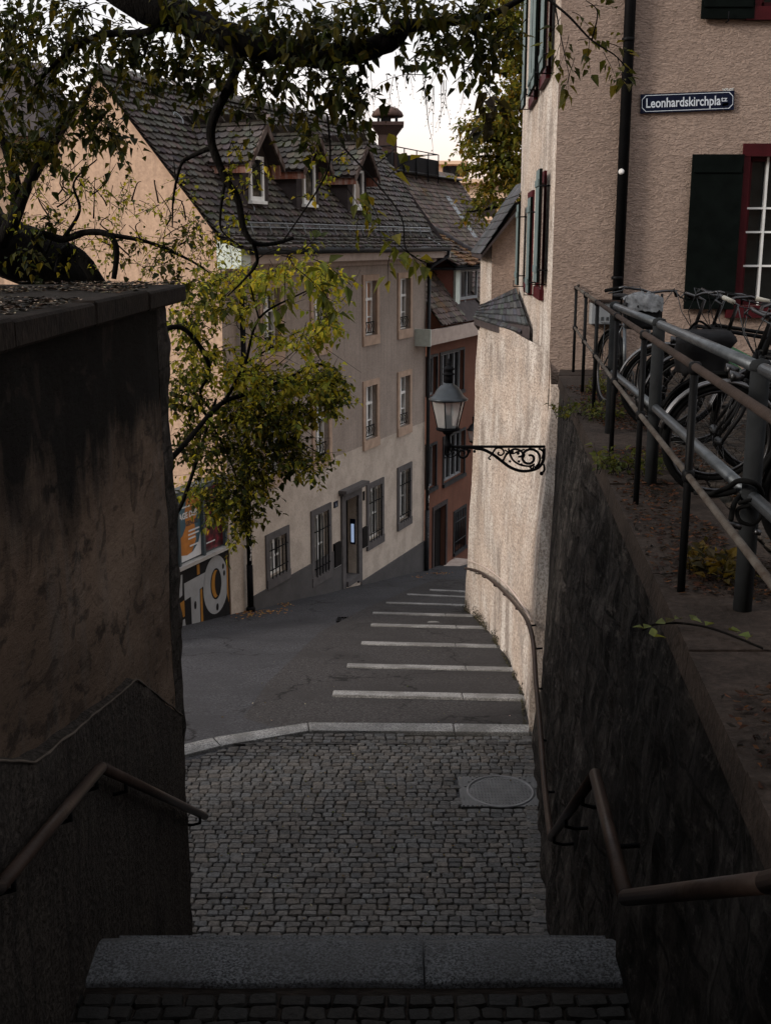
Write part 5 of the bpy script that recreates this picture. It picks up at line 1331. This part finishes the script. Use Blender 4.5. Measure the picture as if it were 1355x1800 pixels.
a = atY(20, 180, 61); m = MB(); m.box((a.x-.45, 60.5, a.z-3), (a.x+.45, 61.4, a.z+.5)); m.hexa([(a.x-.5, 60.45, a.z+.501), (a.x+.5, 60.45, a.z+.501), (a.x+.5, 61.45, a.z+.501), (a.x-.5, 61.45, a.z+.501), (a.x-.05, 60.9, a.z+2.2), (a.x+.05, 60.9, a.z+2.2), (a.x+.05, 61, a.z+2.2), (a.x-.05, 61, a.z+2.2)]); m.build('turret', M['stone'], ob)

# ------------------------------------------------------------------ trees
def leaf(mb, p, d, l, w, colr, droop=.25):
    d = d.normalized(); side = d.cross(Vector((random.uniform(-.6, .6), random.uniform(-.6, .6), 1))).normalized(); up = side.cross(d)
    f = .18*w
    a = p; m1 = p+d*l*.35-up*l*.03; tipp = p+d*l-Vector((0, 0, l*droop))
    L = p+d*l*.32+side*w*.5+up*f; Rr = p+d*l*.32-side*w*.5+up*f
    L2 = p+d*l*.66+side*w*.3+up*f*.5-Vector((0, 0, l*droop*.4)); R2_ = p+d*l*.66-side*w*.3+up*f*.5-Vector((0, 0, l*droop*.4))
    m2 = p+d*l*.66-Vector((0, 0, l*droop*.45))
    mb.add([a, L, L2, tipp, R2_, Rr, m1, m2], [(0, 6, 1), (1, 6, 7, 2), (2, 7, 3), (0, 5, 6), (5, 4, 7, 6), (4, 3, 7)], colr)
def rvec(): 
    while True:
        v = Vector((random.uniform(-1, 1), random.uniform(-1, 1), random.uniform(-1, 1)))
        if .05 < v.length < 1: return v
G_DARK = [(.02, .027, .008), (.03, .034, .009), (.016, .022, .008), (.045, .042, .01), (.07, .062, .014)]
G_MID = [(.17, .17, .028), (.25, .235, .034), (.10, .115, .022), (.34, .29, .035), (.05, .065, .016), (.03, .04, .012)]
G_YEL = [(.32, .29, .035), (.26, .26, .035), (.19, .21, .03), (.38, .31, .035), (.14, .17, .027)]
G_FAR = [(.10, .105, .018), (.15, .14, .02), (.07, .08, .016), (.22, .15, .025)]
def twig(lm, bm, p, d, length, nl, ll, pal, droop=.5, tr=.0035, lw=.72):
    pts = [p.copy()]; q = p.copy(); d = d.normalized(); n = 5
    for i in range(n):
        d = (d+rvec()*.28+Vector((0, 0, -droop*.22))).normalized(); q = q+d*(length/n); pts.append(q.copy())
    bm.tube(pts, [tr*(1-.75*i/n) for i in range(n+1)], 4, False)
    for i in range(nl):
        t = .12+.88*(i+.5)/nl; k = min(n-1, int(t*n)); f = t*n-k; c = pts[k].lerp(pts[k+1], f)
        ax = (pts[k+1]-pts[k]).normalized(); sd = ax.orthogonal().normalized(); a = random.uniform(0, 6.28)
        ld = (ax*.5+(sd*math.cos(a)+ax.cross(sd)*math.sin(a))*.9+Vector((0, 0, -droop*random.uniform(-.4, 1.0)))).normalized()
        s = ll*random.choice([random.uniform(.4, .8), random.uniform(.7, 1.15), random.uniform(1., 1.4)])
        leaf(lm, c+ld*.01, ld, s, s*lw*random.uniform(.85, 1.15), jit(random.choice(pal), .3))
def cluster(lm, bm, x, y, Y, rx, ry, ntw, pal, ll=.065, dep=.5, tl=.3, nl=9, droop=.5, frm=None, lw=.74):
    c = atY(x, y, Y); sc_ = Y/ F*1.02
    for i in range(ntw):
        v = rvec(); p = c+Vector((v.x*rx*sc_, v.y*dep, v.z*ry*sc_))
        d = (v+rvec()*.8+Vector((0, 0, -.25*droop)))
        p0 = p-d.normalized()*tl*.5
        twig(lm, bm, p0, d, tl*random.uniform(.6, 1.3), max(3, int(nl*random.uniform(.7, 1.2))), ll, pal, droop, lw=lw)
    if frm is not None:
        pass
def limb(bm, pts, r0, r1, n=10, sub=6, gnarl=.02):
    P = smooth_path([atY(*q) if len(q) == 3 and q[2] > 2 and q[0] > 12 or True and not isinstance(q, Vector) else q for q in pts], sub)
    k = len(P); bm.tube([p+rvec()*gnarl*(r0 if r0 < .1 else .1) for p in P], [(r0+(r1-r0)*i/(k-1))*(1+.12*noise.noise((i*.6, r0*50, 2))) for i in range(k)], n)
    return P
t1 = thing('overhanging_tree', 'big dark leaved tree leaning over the left wall with limbs overhead', 'tree', (-2.4, 10.0, -.1))
wood = MB(); la = MB(); lb2 = MB(); fine = MB()
# trunk: from ground behind the wall leaning out to the left and up
TR = [Vector((-2.55, 10.2, -.2)), Vector((-2.5, 10.15, 2.5)), Vector((-2.62, 10.0, 4.5)), Vector((-3.4, 9.6, 5.15)), Vector((-4.3, 9.0, 6.2)), Vector((-4.9, 8.0, 8.0)), Vector((-4.6, 6.8, 9.6))]
P = smooth_path(TR, 6); k = len(P); wood.tube([p+rvec()*.02 for p in P], [.30-.12*i/(k-1) for i in range(k)], 14)
def vl(pts, r0, r1, **kw): return limb(wood, pts, r0, r1, **kw)
# overhead limb across the top of the frame
up0 = Vector((-4.9, 8.0, 8.0))
Pm = smooth_path([up0, Vector((-3.6, 7.4, 7.9)), atY(215, -15, 7.0), atY(300, 18, 7.0), atY(370, 52, 6.9), atY(450, 78, 6.8), atY(540, 95, 6.8), atY(620, 92, 6.7), atY(668, 78, 6.7), atY(702, 58, 6.7), atY(700, 42, 6.7)], 6)
k = len(Pm); wood.tube([p+rvec()*.008 for p in Pm], [.105-.06*i/(k-1) for i in range(k)], 12)
vl([(700, 46, 6.7), (740, 42, 6.8), (790, 36, 6.9), (850, 30, 7.0), (930, -10, 7.0)], .04, .015)
vl([(300, 15, 7.0), (260, 55, 7.0), (180, 60, 7.2), (120, 90, 7.3), (60, 150, 7.4)], .03, .008)
# hanging branch in front of the dormers
hb1 = vl([(418, 80, 6.8), (408, 140, 6.75), (376, 205, 6.7), (372, 250, 6.7), (395, 310, 6.7), (418, 350, 6.7), (428, 400, 6.7), (446, 426, 6.7), (480, 428, 6.8), (515, 418, 6.9)], .031, .010)
vl([(372, 258, 6.7), (335, 275, 6.8), (318, 290, 6.8), (305, 345, 6.9), (303, 400, 6.9)], .015, .004); vl([(395, 320, 6.7), (388, 370, 6.7), (390, 405, 6.7), (420, 430, 6.7)], .010, .003)
vl([(445, 426, 6.7), (452, 460, 6.8), (430, 490, 6.9), (400, 520, 7)], .013, .004)
vl([(500, 420, 6.8), (560, 330, 6.5), (580, 280, 6.4), (575, 200, 6.4)], .004, .006)
# lower boughs behind the coping
vl([(90, 470, 9.4), (60, 410, 9.4), (110, 420, 9.3), (150, 408, 9.3), (190, 412, 9.2), (205, 440, 9.2), (200, 490, 9.2)], .034, .02)
vl([(105, 480, 9.5), (120, 440, 9.5), (150, 460, 9.4), (172, 498, 9.4)], .05, .06); vl([(20, 400, 9.2), (60, 300, 9.1), (100, 230, 9), (130, 180, 9)], .05, .012)
vl([(0, 430, 9.3), (30, 350, 9.2), (10, 260, 9.1), (-30, 150, 9)], .06, .02)
vl([(190, 412, 9.2), (260, 425, 9.3), (330, 455, 9.6), (370, 480, 9.9)], .02, .006); vl([(110, 420, 9.3), (140, 370, 9.2), (130, 320, 9.1), (170, 280, 9)], .016, .005)
for k in range(26):
    x, y = random.uniform(20, 330), random.uniform(330, 470); vl([(x, y, 9.4), (x+random.uniform(-25, 25), y-random.uniform(10, 40), 9.4), (x+random.uniform(-50, 50), y-random.uniform(30, 80), 9.4)], .008, .002, n=5, sub=3)
# light-leaved bough in front of the beige house
vl([(200, 640, 10.2), (300, 575, 10.8), (345, 600, 11), (368, 650, 11.2), (352, 690, 11.2), (370, 720, 11.3)], .03, .012)
vl([(250, 860, 10.2), (325, 780, 10.6), (385, 712, 11), (440, 690, 11.2), (500, 668, 11.4), (565, 640, 11.6), (590, 690, 11.7)], .032, .008); vl([(395, 705, 11), (430, 640, 11.2), (455, 560, 11.3), (520, 520, 11.4), (590, 490, 11.5)], .02, .004)
vl([(430, 640, 11.2), (500, 605, 11.4), (560, 650, 11.4), (600, 700, 11.5)], .010, .003); vl([(340, 690, 11), (400, 800, 11.2), (430, 880, 11.3)], .016, .004); vl([(440, 690, 11.2), (500, 760, 11.3), (570, 800, 11.5)], .012, .003)
vl([(455, 560, 11.3), (440, 480, 11.3), (480, 440, 11.3), (560, 450, 11.3)], .009, .003)
vl([(300, 900, 10.8), (322, 880, 11), (380, 700, 11.1)], .03, .012)
for k in range(40):
    x, y = random.uniform(320, 570), random.uniform(460, 800); vl([(x, y, 11.3), (x+random.uniform(-30, 40), y+random.uniform(-40, 20), 11.3), (x+random.uniform(-40, 80), y+random.uniform(-60, 40), 11.3)], .006, .0015, n=4, sub=3)
C = lambda *a, **k_: cluster(la, fine, *a, **k_)
# dark overhead foliage (x, y, depth, rx, ry, twigs)
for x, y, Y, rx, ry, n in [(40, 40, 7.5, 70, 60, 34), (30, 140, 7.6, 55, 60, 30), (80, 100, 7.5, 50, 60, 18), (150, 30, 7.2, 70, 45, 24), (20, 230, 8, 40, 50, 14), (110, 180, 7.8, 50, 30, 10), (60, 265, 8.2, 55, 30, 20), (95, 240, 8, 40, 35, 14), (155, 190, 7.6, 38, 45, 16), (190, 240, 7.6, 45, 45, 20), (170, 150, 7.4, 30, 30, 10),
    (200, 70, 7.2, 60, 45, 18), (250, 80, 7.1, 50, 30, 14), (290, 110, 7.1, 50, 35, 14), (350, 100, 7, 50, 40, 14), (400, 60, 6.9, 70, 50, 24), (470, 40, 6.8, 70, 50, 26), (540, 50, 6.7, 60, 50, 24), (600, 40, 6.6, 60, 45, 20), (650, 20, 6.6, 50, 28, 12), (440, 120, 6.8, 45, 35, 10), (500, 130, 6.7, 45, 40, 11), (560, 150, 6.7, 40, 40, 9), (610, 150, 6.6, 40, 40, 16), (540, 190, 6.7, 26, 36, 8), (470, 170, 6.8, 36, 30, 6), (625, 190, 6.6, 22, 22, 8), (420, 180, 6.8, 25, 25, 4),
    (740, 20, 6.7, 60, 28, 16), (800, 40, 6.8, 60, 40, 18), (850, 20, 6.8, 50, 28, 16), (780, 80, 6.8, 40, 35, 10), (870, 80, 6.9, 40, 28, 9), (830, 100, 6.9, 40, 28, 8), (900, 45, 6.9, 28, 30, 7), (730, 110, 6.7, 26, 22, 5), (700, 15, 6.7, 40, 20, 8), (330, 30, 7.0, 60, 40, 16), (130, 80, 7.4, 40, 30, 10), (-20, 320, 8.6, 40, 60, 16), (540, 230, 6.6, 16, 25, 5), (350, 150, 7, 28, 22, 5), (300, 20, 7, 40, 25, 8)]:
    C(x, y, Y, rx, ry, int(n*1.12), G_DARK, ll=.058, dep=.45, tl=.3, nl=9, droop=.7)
# thin hanging seed twigs against the sky
for x, y in ((745, 120), (770, 150), (690, 130), (815, 120), (705, 90), (850, 110), (640, 120), (790, 140)):
    for k in range(3):
        twig(la, fine, atY(x+random.uniform(-12, 12), y, 6.8), Vector((random.uniform(-.2, .2), 0, -1)), random.uniform(.15, .36), 10, .011, G_DARK, .9, .0025, .8)
twig(la, fine, atY(745, 150, 6.8), Vector((.1, 0, -1)), .38, 5, .012, G_DARK, 1.0, .004)
# dark sprig at (850,170)
for p, d, l in ((atY(862, 128, 4.6), Vector((-.25, 0, -1)), .2), (atY(850, 150, 4.6), Vector((.35, 0, -.4)), .13), (atY(846, 165, 4.6), Vector((.2, 0, -1)), .14)): twig(la, fine, p, d, l, 7, .058, [(.02, .018, .014), (.03, .024, .016)], .7, .003)
# sprig over the right-hand house
vl([(960, -5, 5.2), (1000, 28, 5.1), (1040, 70, 5.05), (1085, 100, 5.0), (1116, 142, 5.0)], .006, .0018, n=5)
vl([(975, 5, 5.2), (985, 60, 5.1), (1000, 130, 5.1)], .004, .0015, n=5); vl([(1040, 70, 5.05), (1050, 20, 5.05), (1030, 0, 5)], .004, .0015, n=5)
for x, y, dx, dz, l, n in ((985, 30, -.4, -.8, .14, 7), (1000, 60, -.2, -.8, .16, 8), (1010, 100, -.1, -1, .17, 8), (1035, 60, .2, -.8, .16, 8), (1060, 90, .6, -.5, .15, 8), (1085, 100, .2, -1, .12, 6), (1092, 122, .5, -.6, .07, 4), (1030, 10, .6, .1, .12, 6), (1015, 70, .7, .1, .16, 8), (1070, 75, .9, .1, .12, 6), (985, 75, -.2, -.9, .12, 6), (1005, 20, .6, -.2, .1, 5), (1000, 130, 0, -1, .1, 5)):
    twig(la, fine, atY(x, y, 5.1), Vector((dx, random.uniform(-.3, .3), dz)), l, n, .046, [(.05, .055, .014), (.075, .075, .018), (.10, .085, .02), (.035, .04, .014)], .6, .002)
# near yellow-green spray hanging before the dormers and facade
vl([(600, 255, 4.6), (660, 320, 4.6), (705, 380, 4.5), (715, 440, 4.5), (760, 466, 4.5)], .004, .002, n=5)
for x, y, dx, dz, l, n in ((610, 330, .4, -.6, .16, 8), (640, 320, .3, -.7, .17, 8), (655, 360, .4, -.6, .14, 7), (690, 400, .3, -.6, .13, 6), (700, 430, .5, -.4, .16, 8), (690, 440, -.3, -.5, .12, 6), (680, 310, .5, .3, .12, 5), (720, 445, .9, -.2, .1, 5), (630, 375, 0, -1, .12, 4), (660, 290, .3, .3, .12, 5)):
    twig(la, fine, atY(x, y, 4.5), Vector((dx, random.uniform(-.2, .2), dz)), l, n, .062, [(.09, .095, .018), (.14, .13, .022), (.07, .08, .018), (.2, .16, .025)], .55, .0025, .6)
for x, y, dx, dz, l, n in ((520, 470, .6, -.3, .2, 10), (500, 480, .0, -.8, .2, 9), (550, 455, .8, -.1, .2, 10), (470, 500, -.2, -.8, .18, 7), (480, 530, .3, -.9, .13, 5), (560, 500, .5, -.8, .16, 8), (530, 440, .2, .3, .12, 6)):
    twig(la, fine, atY(x, y, 5.2), Vector((dx, random.uniform(-.2, .2), dz)), l, n, .068, [(.06, .075, .016), (.1, .11, .02), (.045, .06, .016)], .5, .003, .6)
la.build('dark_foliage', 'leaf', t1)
C2 = lambda *a, **k_: cluster(lb2, fine, *a, **k_)
# sparse yellowing twigs before the peach gable
for x, y, n in [(60, 330, 9), (110, 350, 12), (160, 330, 12), (210, 345, 12), (90, 410, 12), (150, 430, 12), (200, 400, 12), (250, 420, 12), (240, 360, 10), (290, 370, 10), (330, 400, 10), (300, 440, 14), (260, 460, 12), (350, 450, 12), (380, 400, 6), (200, 460, 12), (330, 320, 6), (130, 300, 8), (40, 380, 10), (395, 440, 10), (365, 420, 8)]:
    C2(x, y, 9.5, 36, 30, int(n*.9), G_MID+G_YEL[:2], ll=.038, dep=.5, tl=.3, nl=7, droop=.3)
for x, y, n in ((350, 400, 5), (300, 470, 6), (230, 440, 5), (60, 440, 10), (90, 390, 10), (320, 500, 8), (310, 430, 6)): C2(x, y, 9.3, 30, 22, n, G_DARK, ll=.055, dep=.4, tl=.25, nl=8)
# yellow leaves along the hanging branch
for x, y, n in ((405, 310, 5), (412, 260, 4), (432, 330, 5), (470, 290, 4), (450, 300, 3), (510, 450, 6), (540, 440, 6), (425, 380, 5), (560, 270, 4), (570, 310, 4), (600, 280, 4), (535, 340, 3)): C2(x, y, 6.7, 16, 16, n, G_YEL, ll=.03, dep=.12, tl=.12, nl=6)
# main light bough
for x, y, rx, ry, n, pal in [(350, 500, 45, 35, 22, G_MID), (430, 490, 45, 30, 16, G_YEL), (400, 540, 55, 35, 18, G_MID), (340, 560, 35, 40, 24, G_MID), (350, 630, 45, 40, 28, G_MID), (330, 700, 35, 45, 30, G_DARK+G_MID), (500, 480, 40, 25, 10, G_YEL), (560, 480, 30, 25, 12, G_YEL), (580, 490, 30, 12, 7, G_YEL), (570, 560, 28, 28, 18, G_YEL), (540, 590, 45, 25, 10, G_YEL), (470, 600, 40, 25, 8, G_YEL),
    (430, 650, 45, 35, 26, G_YEL), (480, 680, 50, 35, 30, G_MID+G_YEL), (540, 670, 45, 30, 28, G_MID+G_YEL), (580, 665, 28, 30, 22, G_MID+G_YEL), (585, 700, 22, 30, 18, G_MID), (420, 720, 50, 35, 36, G_MID), (480, 735, 50, 35, 34, G_MID+G_DARK), (530, 730, 35, 30, 20, G_MID), (370, 780, 45, 45, 34, G_DARK+G_MID), (440, 790, 50, 40, 36, G_MID+G_DARK), (500, 790, 40, 35, 26, G_DARK+G_MID), (540, 810, 45, 22, 20, G_MID), (400, 860, 45, 35, 28, G_MID+G_DARK), (450, 850, 35, 35, 24, G_DARK+G_MID), (385, 890, 30, 22, 14, G_MID), (430, 905, 22, 22, 14, G_DARK+G_MID), (340, 850, 25, 25, 8, G_MID), (330, 770, 22, 30, 12, G_DARK), (415, 935, 8, 10, 3, G_MID)]:
    C2(x, y, 11.3, rx, ry, int(n*2.2), pal, ll=.059, dep=.6, tl=.3, nl=9, droop=.5)
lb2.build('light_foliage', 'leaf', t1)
# canopy continuing unseen overhead and behind the lens, thickened to shade the stairs
lc = MB()
for k in range(900):
    p = Vector((random.uniform(-4.5, 3.2), random.uniform(-5, 6.2), random.uniform(8.0, 10.2)))
    if p.z < 5+p.y*.24+1.1: continue
    for q in range(6): twig(lc, fine, p+rvec()*.5, rvec(), .5, 9, .085, G_DARK, .6, .004)
lc.build('overhead_foliage', 'leaf', t1)
vl_ = smooth_path([Vector((-4.6, 6.8, 9.6)), Vector((-3, 4.5, 9.4)), Vector((-.5, 2.5, 9.2)), Vector((1.8, .5, 9.2))], 6); wood.tube(vl_, [.16-.10*i/(len(vl_)-1) for i in range(len(vl_))], 10)
vl_ = smooth_path([Vector((-4.6, 6.8, 9.6)), Vector((-4, 3, 9.8)), Vector((-3, -1, 9.8)), Vector((-1.5, -4, 9.6))], 6); wood.tube(vl_, [.14-.10*i/(len(vl_)-1) for i in range(len(vl_))], 10)
wood.build('trunk', 'bark', t1); fine.build('twigs', 'bark', t1)

# tree behind the corner house
t2 = thing('distant_tree', 'olive and rust leaved tree rising behind the corner house', 'tree', (3.6, 28, -4))
wood = MB(); lf_ = MB(); fine = MB()
P = smooth_path([Vector((3.9, 28, -5)), Vector((3.7, 28, 1)), Vector((3.5, 28, 6)), Vector((3.2, 28, 9)), Vector((3.4, 28, 13))], 5); wood.tube(P, [.3-.25*i/(len(P)-1) for i in range(len(P))], 10)
for pts in ([(935, 330, 28), (890, 305, 27.8), (850, 295, 27.5), (815, 300, 27.3)], [(930, 370, 28), (890, 360, 27.6), (850, 368, 27.3), (820, 372, 27.2)], [(935, 230, 28), (890, 240, 27.5), (840, 250, 27.3)], [(935, 150, 28), (905, 110, 27.6), (890, 60, 27.5)], [(935, 290, 28), (870, 275, 27.5), (830, 275, 27.3)]): limb(wood, pts, .07, .012, n=6)
for x, y, rx, ry, n in [(895, 30, 28, 40, 26), (900, 90, 22, 40, 24), (905, 150, 18, 40, 22), (890, 190, 28, 28, 18), (865, 215, 40, 22, 26), (835, 225, 30, 18, 16), (850, 250, 50, 20, 26), (895, 245, 25, 30, 22), (820, 260, 25, 14, 10), (870, 285, 45, 20, 24), (830, 300, 30, 14, 10), (880, 320, 35, 20, 16), (905, 300, 15, 35, 14), (850, 345, 32, 16, 12), (835, 368, 22, 13, 14), (890, 355, 25, 16, 8), (915, 380, 12, 20, 6), (960, 80, 40, 90, 20), (960, 250, 40, 80, 18), (1010, 30, 60, 60, 12), (880, -20, 50, 30, 14)]:
    cluster(lf_, fine, x, y, 27.6, rx, ry, int(n*(1.1 if x < 856 else 3.2)), G_FAR, ll=.12, dep=.9, tl=.6, nl=10, droop=.3)
wood.build('trunk', 'bark', t2); lf_.build('crown', 'leaf', t2); fine.build('twigs', 'bark', t2)

# ------------------------------------------------------------------ weeds, fallen leaves
def weed(px, py, n, rx, label, pal, h=.16, ll=.05):
    p = atZ(px, py, TZ); t = thing('weed', label, 'plant', p, 'weeds growing at the railing foot'); lm, bm = MB(), MB()
    for k in range(n):
        a = random.uniform(0, 6.28); r = random.random()**.5*rx; q = p+Vector((math.cos(a)*r, math.sin(a)*r, 0))
        twig(lm, bm, q, Vector((random.uniform(-.7, .7), random.uniform(-.7, .7), 1)), h*random.uniform(.5, 1.2), 7, ll, pal, .3, .003, .6)
    lm.build('leaves', 'leaf', t); bm.build('stems', 'bark', t)
weed(1030, 735, 40, .3, 'leafy green weed clump beside the third railing post', [(.05, .06, .016), (.09, .09, .022), (.035, .045, .012)])
weed(1105, 830, 40, .24, 'low green weed clump under the bicycle rack near the middle post', [(.04, .05, .012), (.07, .075, .018)])
weed(1062, 690, 22, .2, 'pale green weeds farther along the rack before the wall', [(.06, .065, .018), (.09, .09, .025)], .2)
weed(1262, 1020, 26, .16, 'yellowing weed tuft between the nearest railing post and rack post', [(.09, .06, .012), (.06, .045, .011), (.03, .026, .01)], .15, .06)
# ivy runner across the coping
iv = thing('ivy_runner', 'thin ivy runner with pale leaves trailing over the terrace edge', 'plant', atZ(1180, 1105, TZ))
m = MB(); pts = [atZ(1130, 1108, 3.48), atZ(1150, 1098, TZ+.02), atZ(1200, 1096, TZ+.03), atZ(1260, 1108, TZ+.03), atZ(1340, 1140, TZ+.02)]; m.tube(smooth_path(pts, 5), .005, 5); m.build('stem', 'bark', iv)
lm, bm = MB(), MB()
for x, y in ((1132, 1105), (1170, 1095), (1195, 1088), (1215, 1090), (1280, 1108), (1150, 1120), (1320, 1120), (1240, 1100)):
    for k in range(2): leaf(lm, atZ(x, y, TZ+.04), Vector((random.uniform(-1, 1), random.uniform(-1, 1), .3)), .05, .035, jit((.09, .1, .035), .5))
lm.build('leaves', 'leaf', iv)
def litter(pts, label, pal, size):
    m = MB()
    for p in pts:
        a = random.uniform(0, 6.28); l = size*random.uniform(.6, 1.3); dx, dy = math.cos(a)*l, math.sin(a)*l
        h = lambda: random.uniform(.004, .018)
        m.add([(p.x-dx, p.y-dy, p.z+h()), (p.x+dy*.45, p.y-dx*.45, p.z+h()), (p.x+dx, p.y+dy, p.z+h()), (p.x-dy*.45, p.y+dx*.45, p.z+h())], [(0, 1, 2, 3)], jit(random.choice(pal), .4))
    o = m.build('fallen_leaves', 'leaf'); o['kind'] = 'stuff'; tag(o, label, 'leaf litter')
pts = []
while len(pts) < 6500:
    y = random.uniform(2.2, 12); x = edgeX(y)+random.gauss(.48, .3)
    if x < edgeX(y)+.02: continue
    if noise.noise((x*1.8, y*1.1, 2)) < -.08+.35*abs(x-edgeX(y)-.5): continue
    pts.append(Vector((x, y, TZ+.006)))
litter(pts, 'brown fallen leaves strewn along the terrace under the railing', [(.03, .016, .012), (.05, .022, .013), (.016, .011, .008), (.085, .036, .018), (.012, .009, .007)], .018)
pts = []
for px, py, rx, ry, n in ((435, 1080, 22, 5, 60), (470, 1076, 25, 4, 40), (505, 1063, 14, 3, 25), (500, 1072, 10, 2, 12), (775, 1008, 16, 2, 30), (735, 1014, 10, 2, 10), (870, 1104, 20, 5, 14)):
    for k in range(n): q = onroad(px+random.gauss(0, rx*.6), py+random.gauss(0, ry*.6)); q.z += -.005; pts.append(q)
litter(pts, 'orange brown leaves swept against the beige house on the asphalt', [(.35, .17, .06), (.25, .12, .05), (.42, .24, .08)], .035)
pts = []
for k in range(170):
    x, y = random.uniform(-1.5, 1.3), random.uniform(7.6, 10.9); pts.append(Vector((x, y, .008)))
for k in range(60): x, y = random.uniform(-2, 1.7), random.uniform(11.4, 17); pts.append(Vector((x, y, road_z(y)+.0)))
litter(pts, 'few small scattered leaves on the cobbles and nearer asphalt', [(.1, .08, .03), (.16, .12, .06), (.07, .08, .03), (.3, .26, .22)], .016)
# moss at the foot of the streaked wall
m = MB()
for k in range(900):
    t = random.random()**.8; Y = 11.2+t*10.2; z = road_z(Y)+abs(random.gauss(0, .10))*(1 if Y > 16 else .5); x = lerp(lb, Y)-.02-random.random()*.03
    if noise.noise((Y*1.2, 0, 5)) < -.1: continue
    r = random.uniform(.012, .035); m.add([(x, Y-r, z), (x-.02, Y, z-r), (x, Y+r, z), (x-.012, Y, z+r)], [(0, 1, 2, 3)], jit(random.choice([(.03, .027, .016), (.05, .042, .022), (.022, .02, .015)]), .3))
o = m.build('wall_moss', 'cobble'); o['kind'] = 'stuff'; tag(o, 'dark moss and grime along the foot of the streaked wall', 'moss')

g = MB(); g.box((-14, -9, -1), (14, -3.3, 3.45)); struct('church_square', g, 'concrete')
cw = thing('church', 'tall grey stone church wall, unseen, added behind the stairs to block skylight', 'church', (0, -9, 3.45))  # out of view, put in to hold skylight off the near steps
m = MB(); m.box((-16, -14, 3.4), (16, -9, 17)); m.build('wall', 'stone', cw)
m = MB(); m.hexa([(-16.5, -14, 17.01), (16.5, -14, 17.01), (16.5, -8.6, 17.01), (-16.5, -8.6, 17.01), (-16, -12, 22), (16, -12, 22), (16, -11.8, 22), (-16, -11.8, 22)]); m.build('roof', 'dormer', cw)
for x in (-12, -6, 0, 6, 12):
    m = MB(); m.hexa([(x-.5, -9, 3.4), (x+.5, -9, 3.4), (x+.5, -7.9, 3.4), (x-.5, -7.9, 3.4), (x-.5, -9, 13), (x+.5, -9, 13), (x+.5, -8.7, 12.5), (x-.5, -8.7, 12.5)]); m.build('buttress', 'stone', cw)
    m = MB(); m.prism([(x+2.2, 7), (x+3.8, 7), (x+3.8, 12), (x+3, 13.3), (x+2.2, 12)], .1, lambda a, b, c: (a, -8.93-c, b)); m.build('window', 'curtain', cw)

# ------------------------------------------------------------------ light
w = bpy.data.worlds.new('World'); sc.world = w; w.use_nodes = True; nt = w.node_tree; nt.nodes.clear()
N_ = nt.nodes.new; Lk = nt.links.new
out = N_('ShaderNodeOutputWorld'); bgn = N_('ShaderNodeBackground'); Lk(bgn.outputs[0], out.inputs[0])
SUN_EL, SUN_AZ = R(24), R(248)
sky = N_('ShaderNodeTexSky'); sky.sky_type = 'NISHITA'; sky.sun_disc = False; sky.sun_elevation = SUN_EL; sky.sun_rotation = SUN_AZ; sky.dust_density = 3.; sky.air_density = 1.
tc = N_('ShaderNodeTexCoord'); sx = N_('ShaderNodeSeparateXYZ'); Lk(tc.outputs['Generated'], sx.inputs[0])
rp_ = N_('ShaderNodeValToRGB'); cr = rp_.color_ramp
cr.elements[0].position = 0.; cr.elements[0].color = (.52, .33, .22, 1); cr.elements[1].position = 1.; cr.elements[1].color = (.86, .87, .9, 1)
for p, c in ((.05, (.64, .50, .42)), (.09, (.64, .575, .54)), (.14, (.57, .54, .53)), (.2, (.46, .455, .465)), (.45, (.55, .55, .57))):
    e = cr.elements.new(p); e.color = (*c, 1)
Lk(sx.outputs[2], rp_.inputs[0])
cl_ = N_('ShaderNodeTexNoise'); cl_.inputs['Scale'].default_value = 2.2; cl_.inputs['Detail'].default_value = 5; mp = N_('ShaderNodeMapping'); mp.inputs['Scale'].default_value = (1, 1, 2.5); Lk(tc.outputs['Generated'], mp.inputs[0]); Lk(mp.outputs[0], cl_.inputs['Vector'])
cr2 = N_('ShaderNodeMapRange'); cr2.inputs[1].default_value = .3; cr2.inputs[2].default_value = .7; cr2.inputs[3].default_value = .86; cr2.inputs[4].default_value = 1.08; Lk(cl_.outputs[0], cr2.inputs[0])
mu = N_('ShaderNodeMix'); mu.data_type = 'RGBA'; mu.blend_type = 'MULTIPLY'; mu.inputs[0].default_value = 1; Lk(rp_.outputs[0], mu.inputs[6]); Lk(cr2.outputs[0], mu.inputs[7])
# overcast veil over the physical sky: Background strength 0.1, so the veil is scaled x10 here
sc10 = N_('ShaderNodeMix'); sc10.data_type = 'RGBA'; sc10.blend_type = 'MULTIPLY'; sc10.clamp_result = False; sc10.inputs[0].default_value = 1; sc10.inputs[7].default_value = (9, 9, 9, 1); Lk(mu.outputs[2], sc10.inputs[6])
mx = N_('ShaderNodeMix'); mx.data_type = 'RGBA'; mx.inputs[0].default_value = .9; Lk(sky.outputs[0], mx.inputs[6]); Lk(sc10.outputs[2], mx.inputs[7])
Lk(mx.outputs[2], bgn.inputs[0]); bgn.inputs[1].default_value = .1
sl_ = bpy.data.lights.new('sun', 'SUN'); sl_.energy = 1.25; sl_.angle = R(12); sl_.color = (1, .92, .83)
so = bpy.data.objects.new('sun', sl_); col.objects.link(so)
# Nishita: rotation measured from +Y clockwise seen from above
sd = Vector((math.sin(SUN_AZ)*math.cos(SUN_EL), math.cos(SUN_AZ)*math.cos(SUN_EL), math.sin(SUN_EL)))
so.rotation_euler = (-sd).to_track_quat('-Z', 'Y').to_euler()
sc.cycles.max_bounces = 6; sc.cycles.transparent_max_bounces = 8
sc.cycles.use_denoising = True
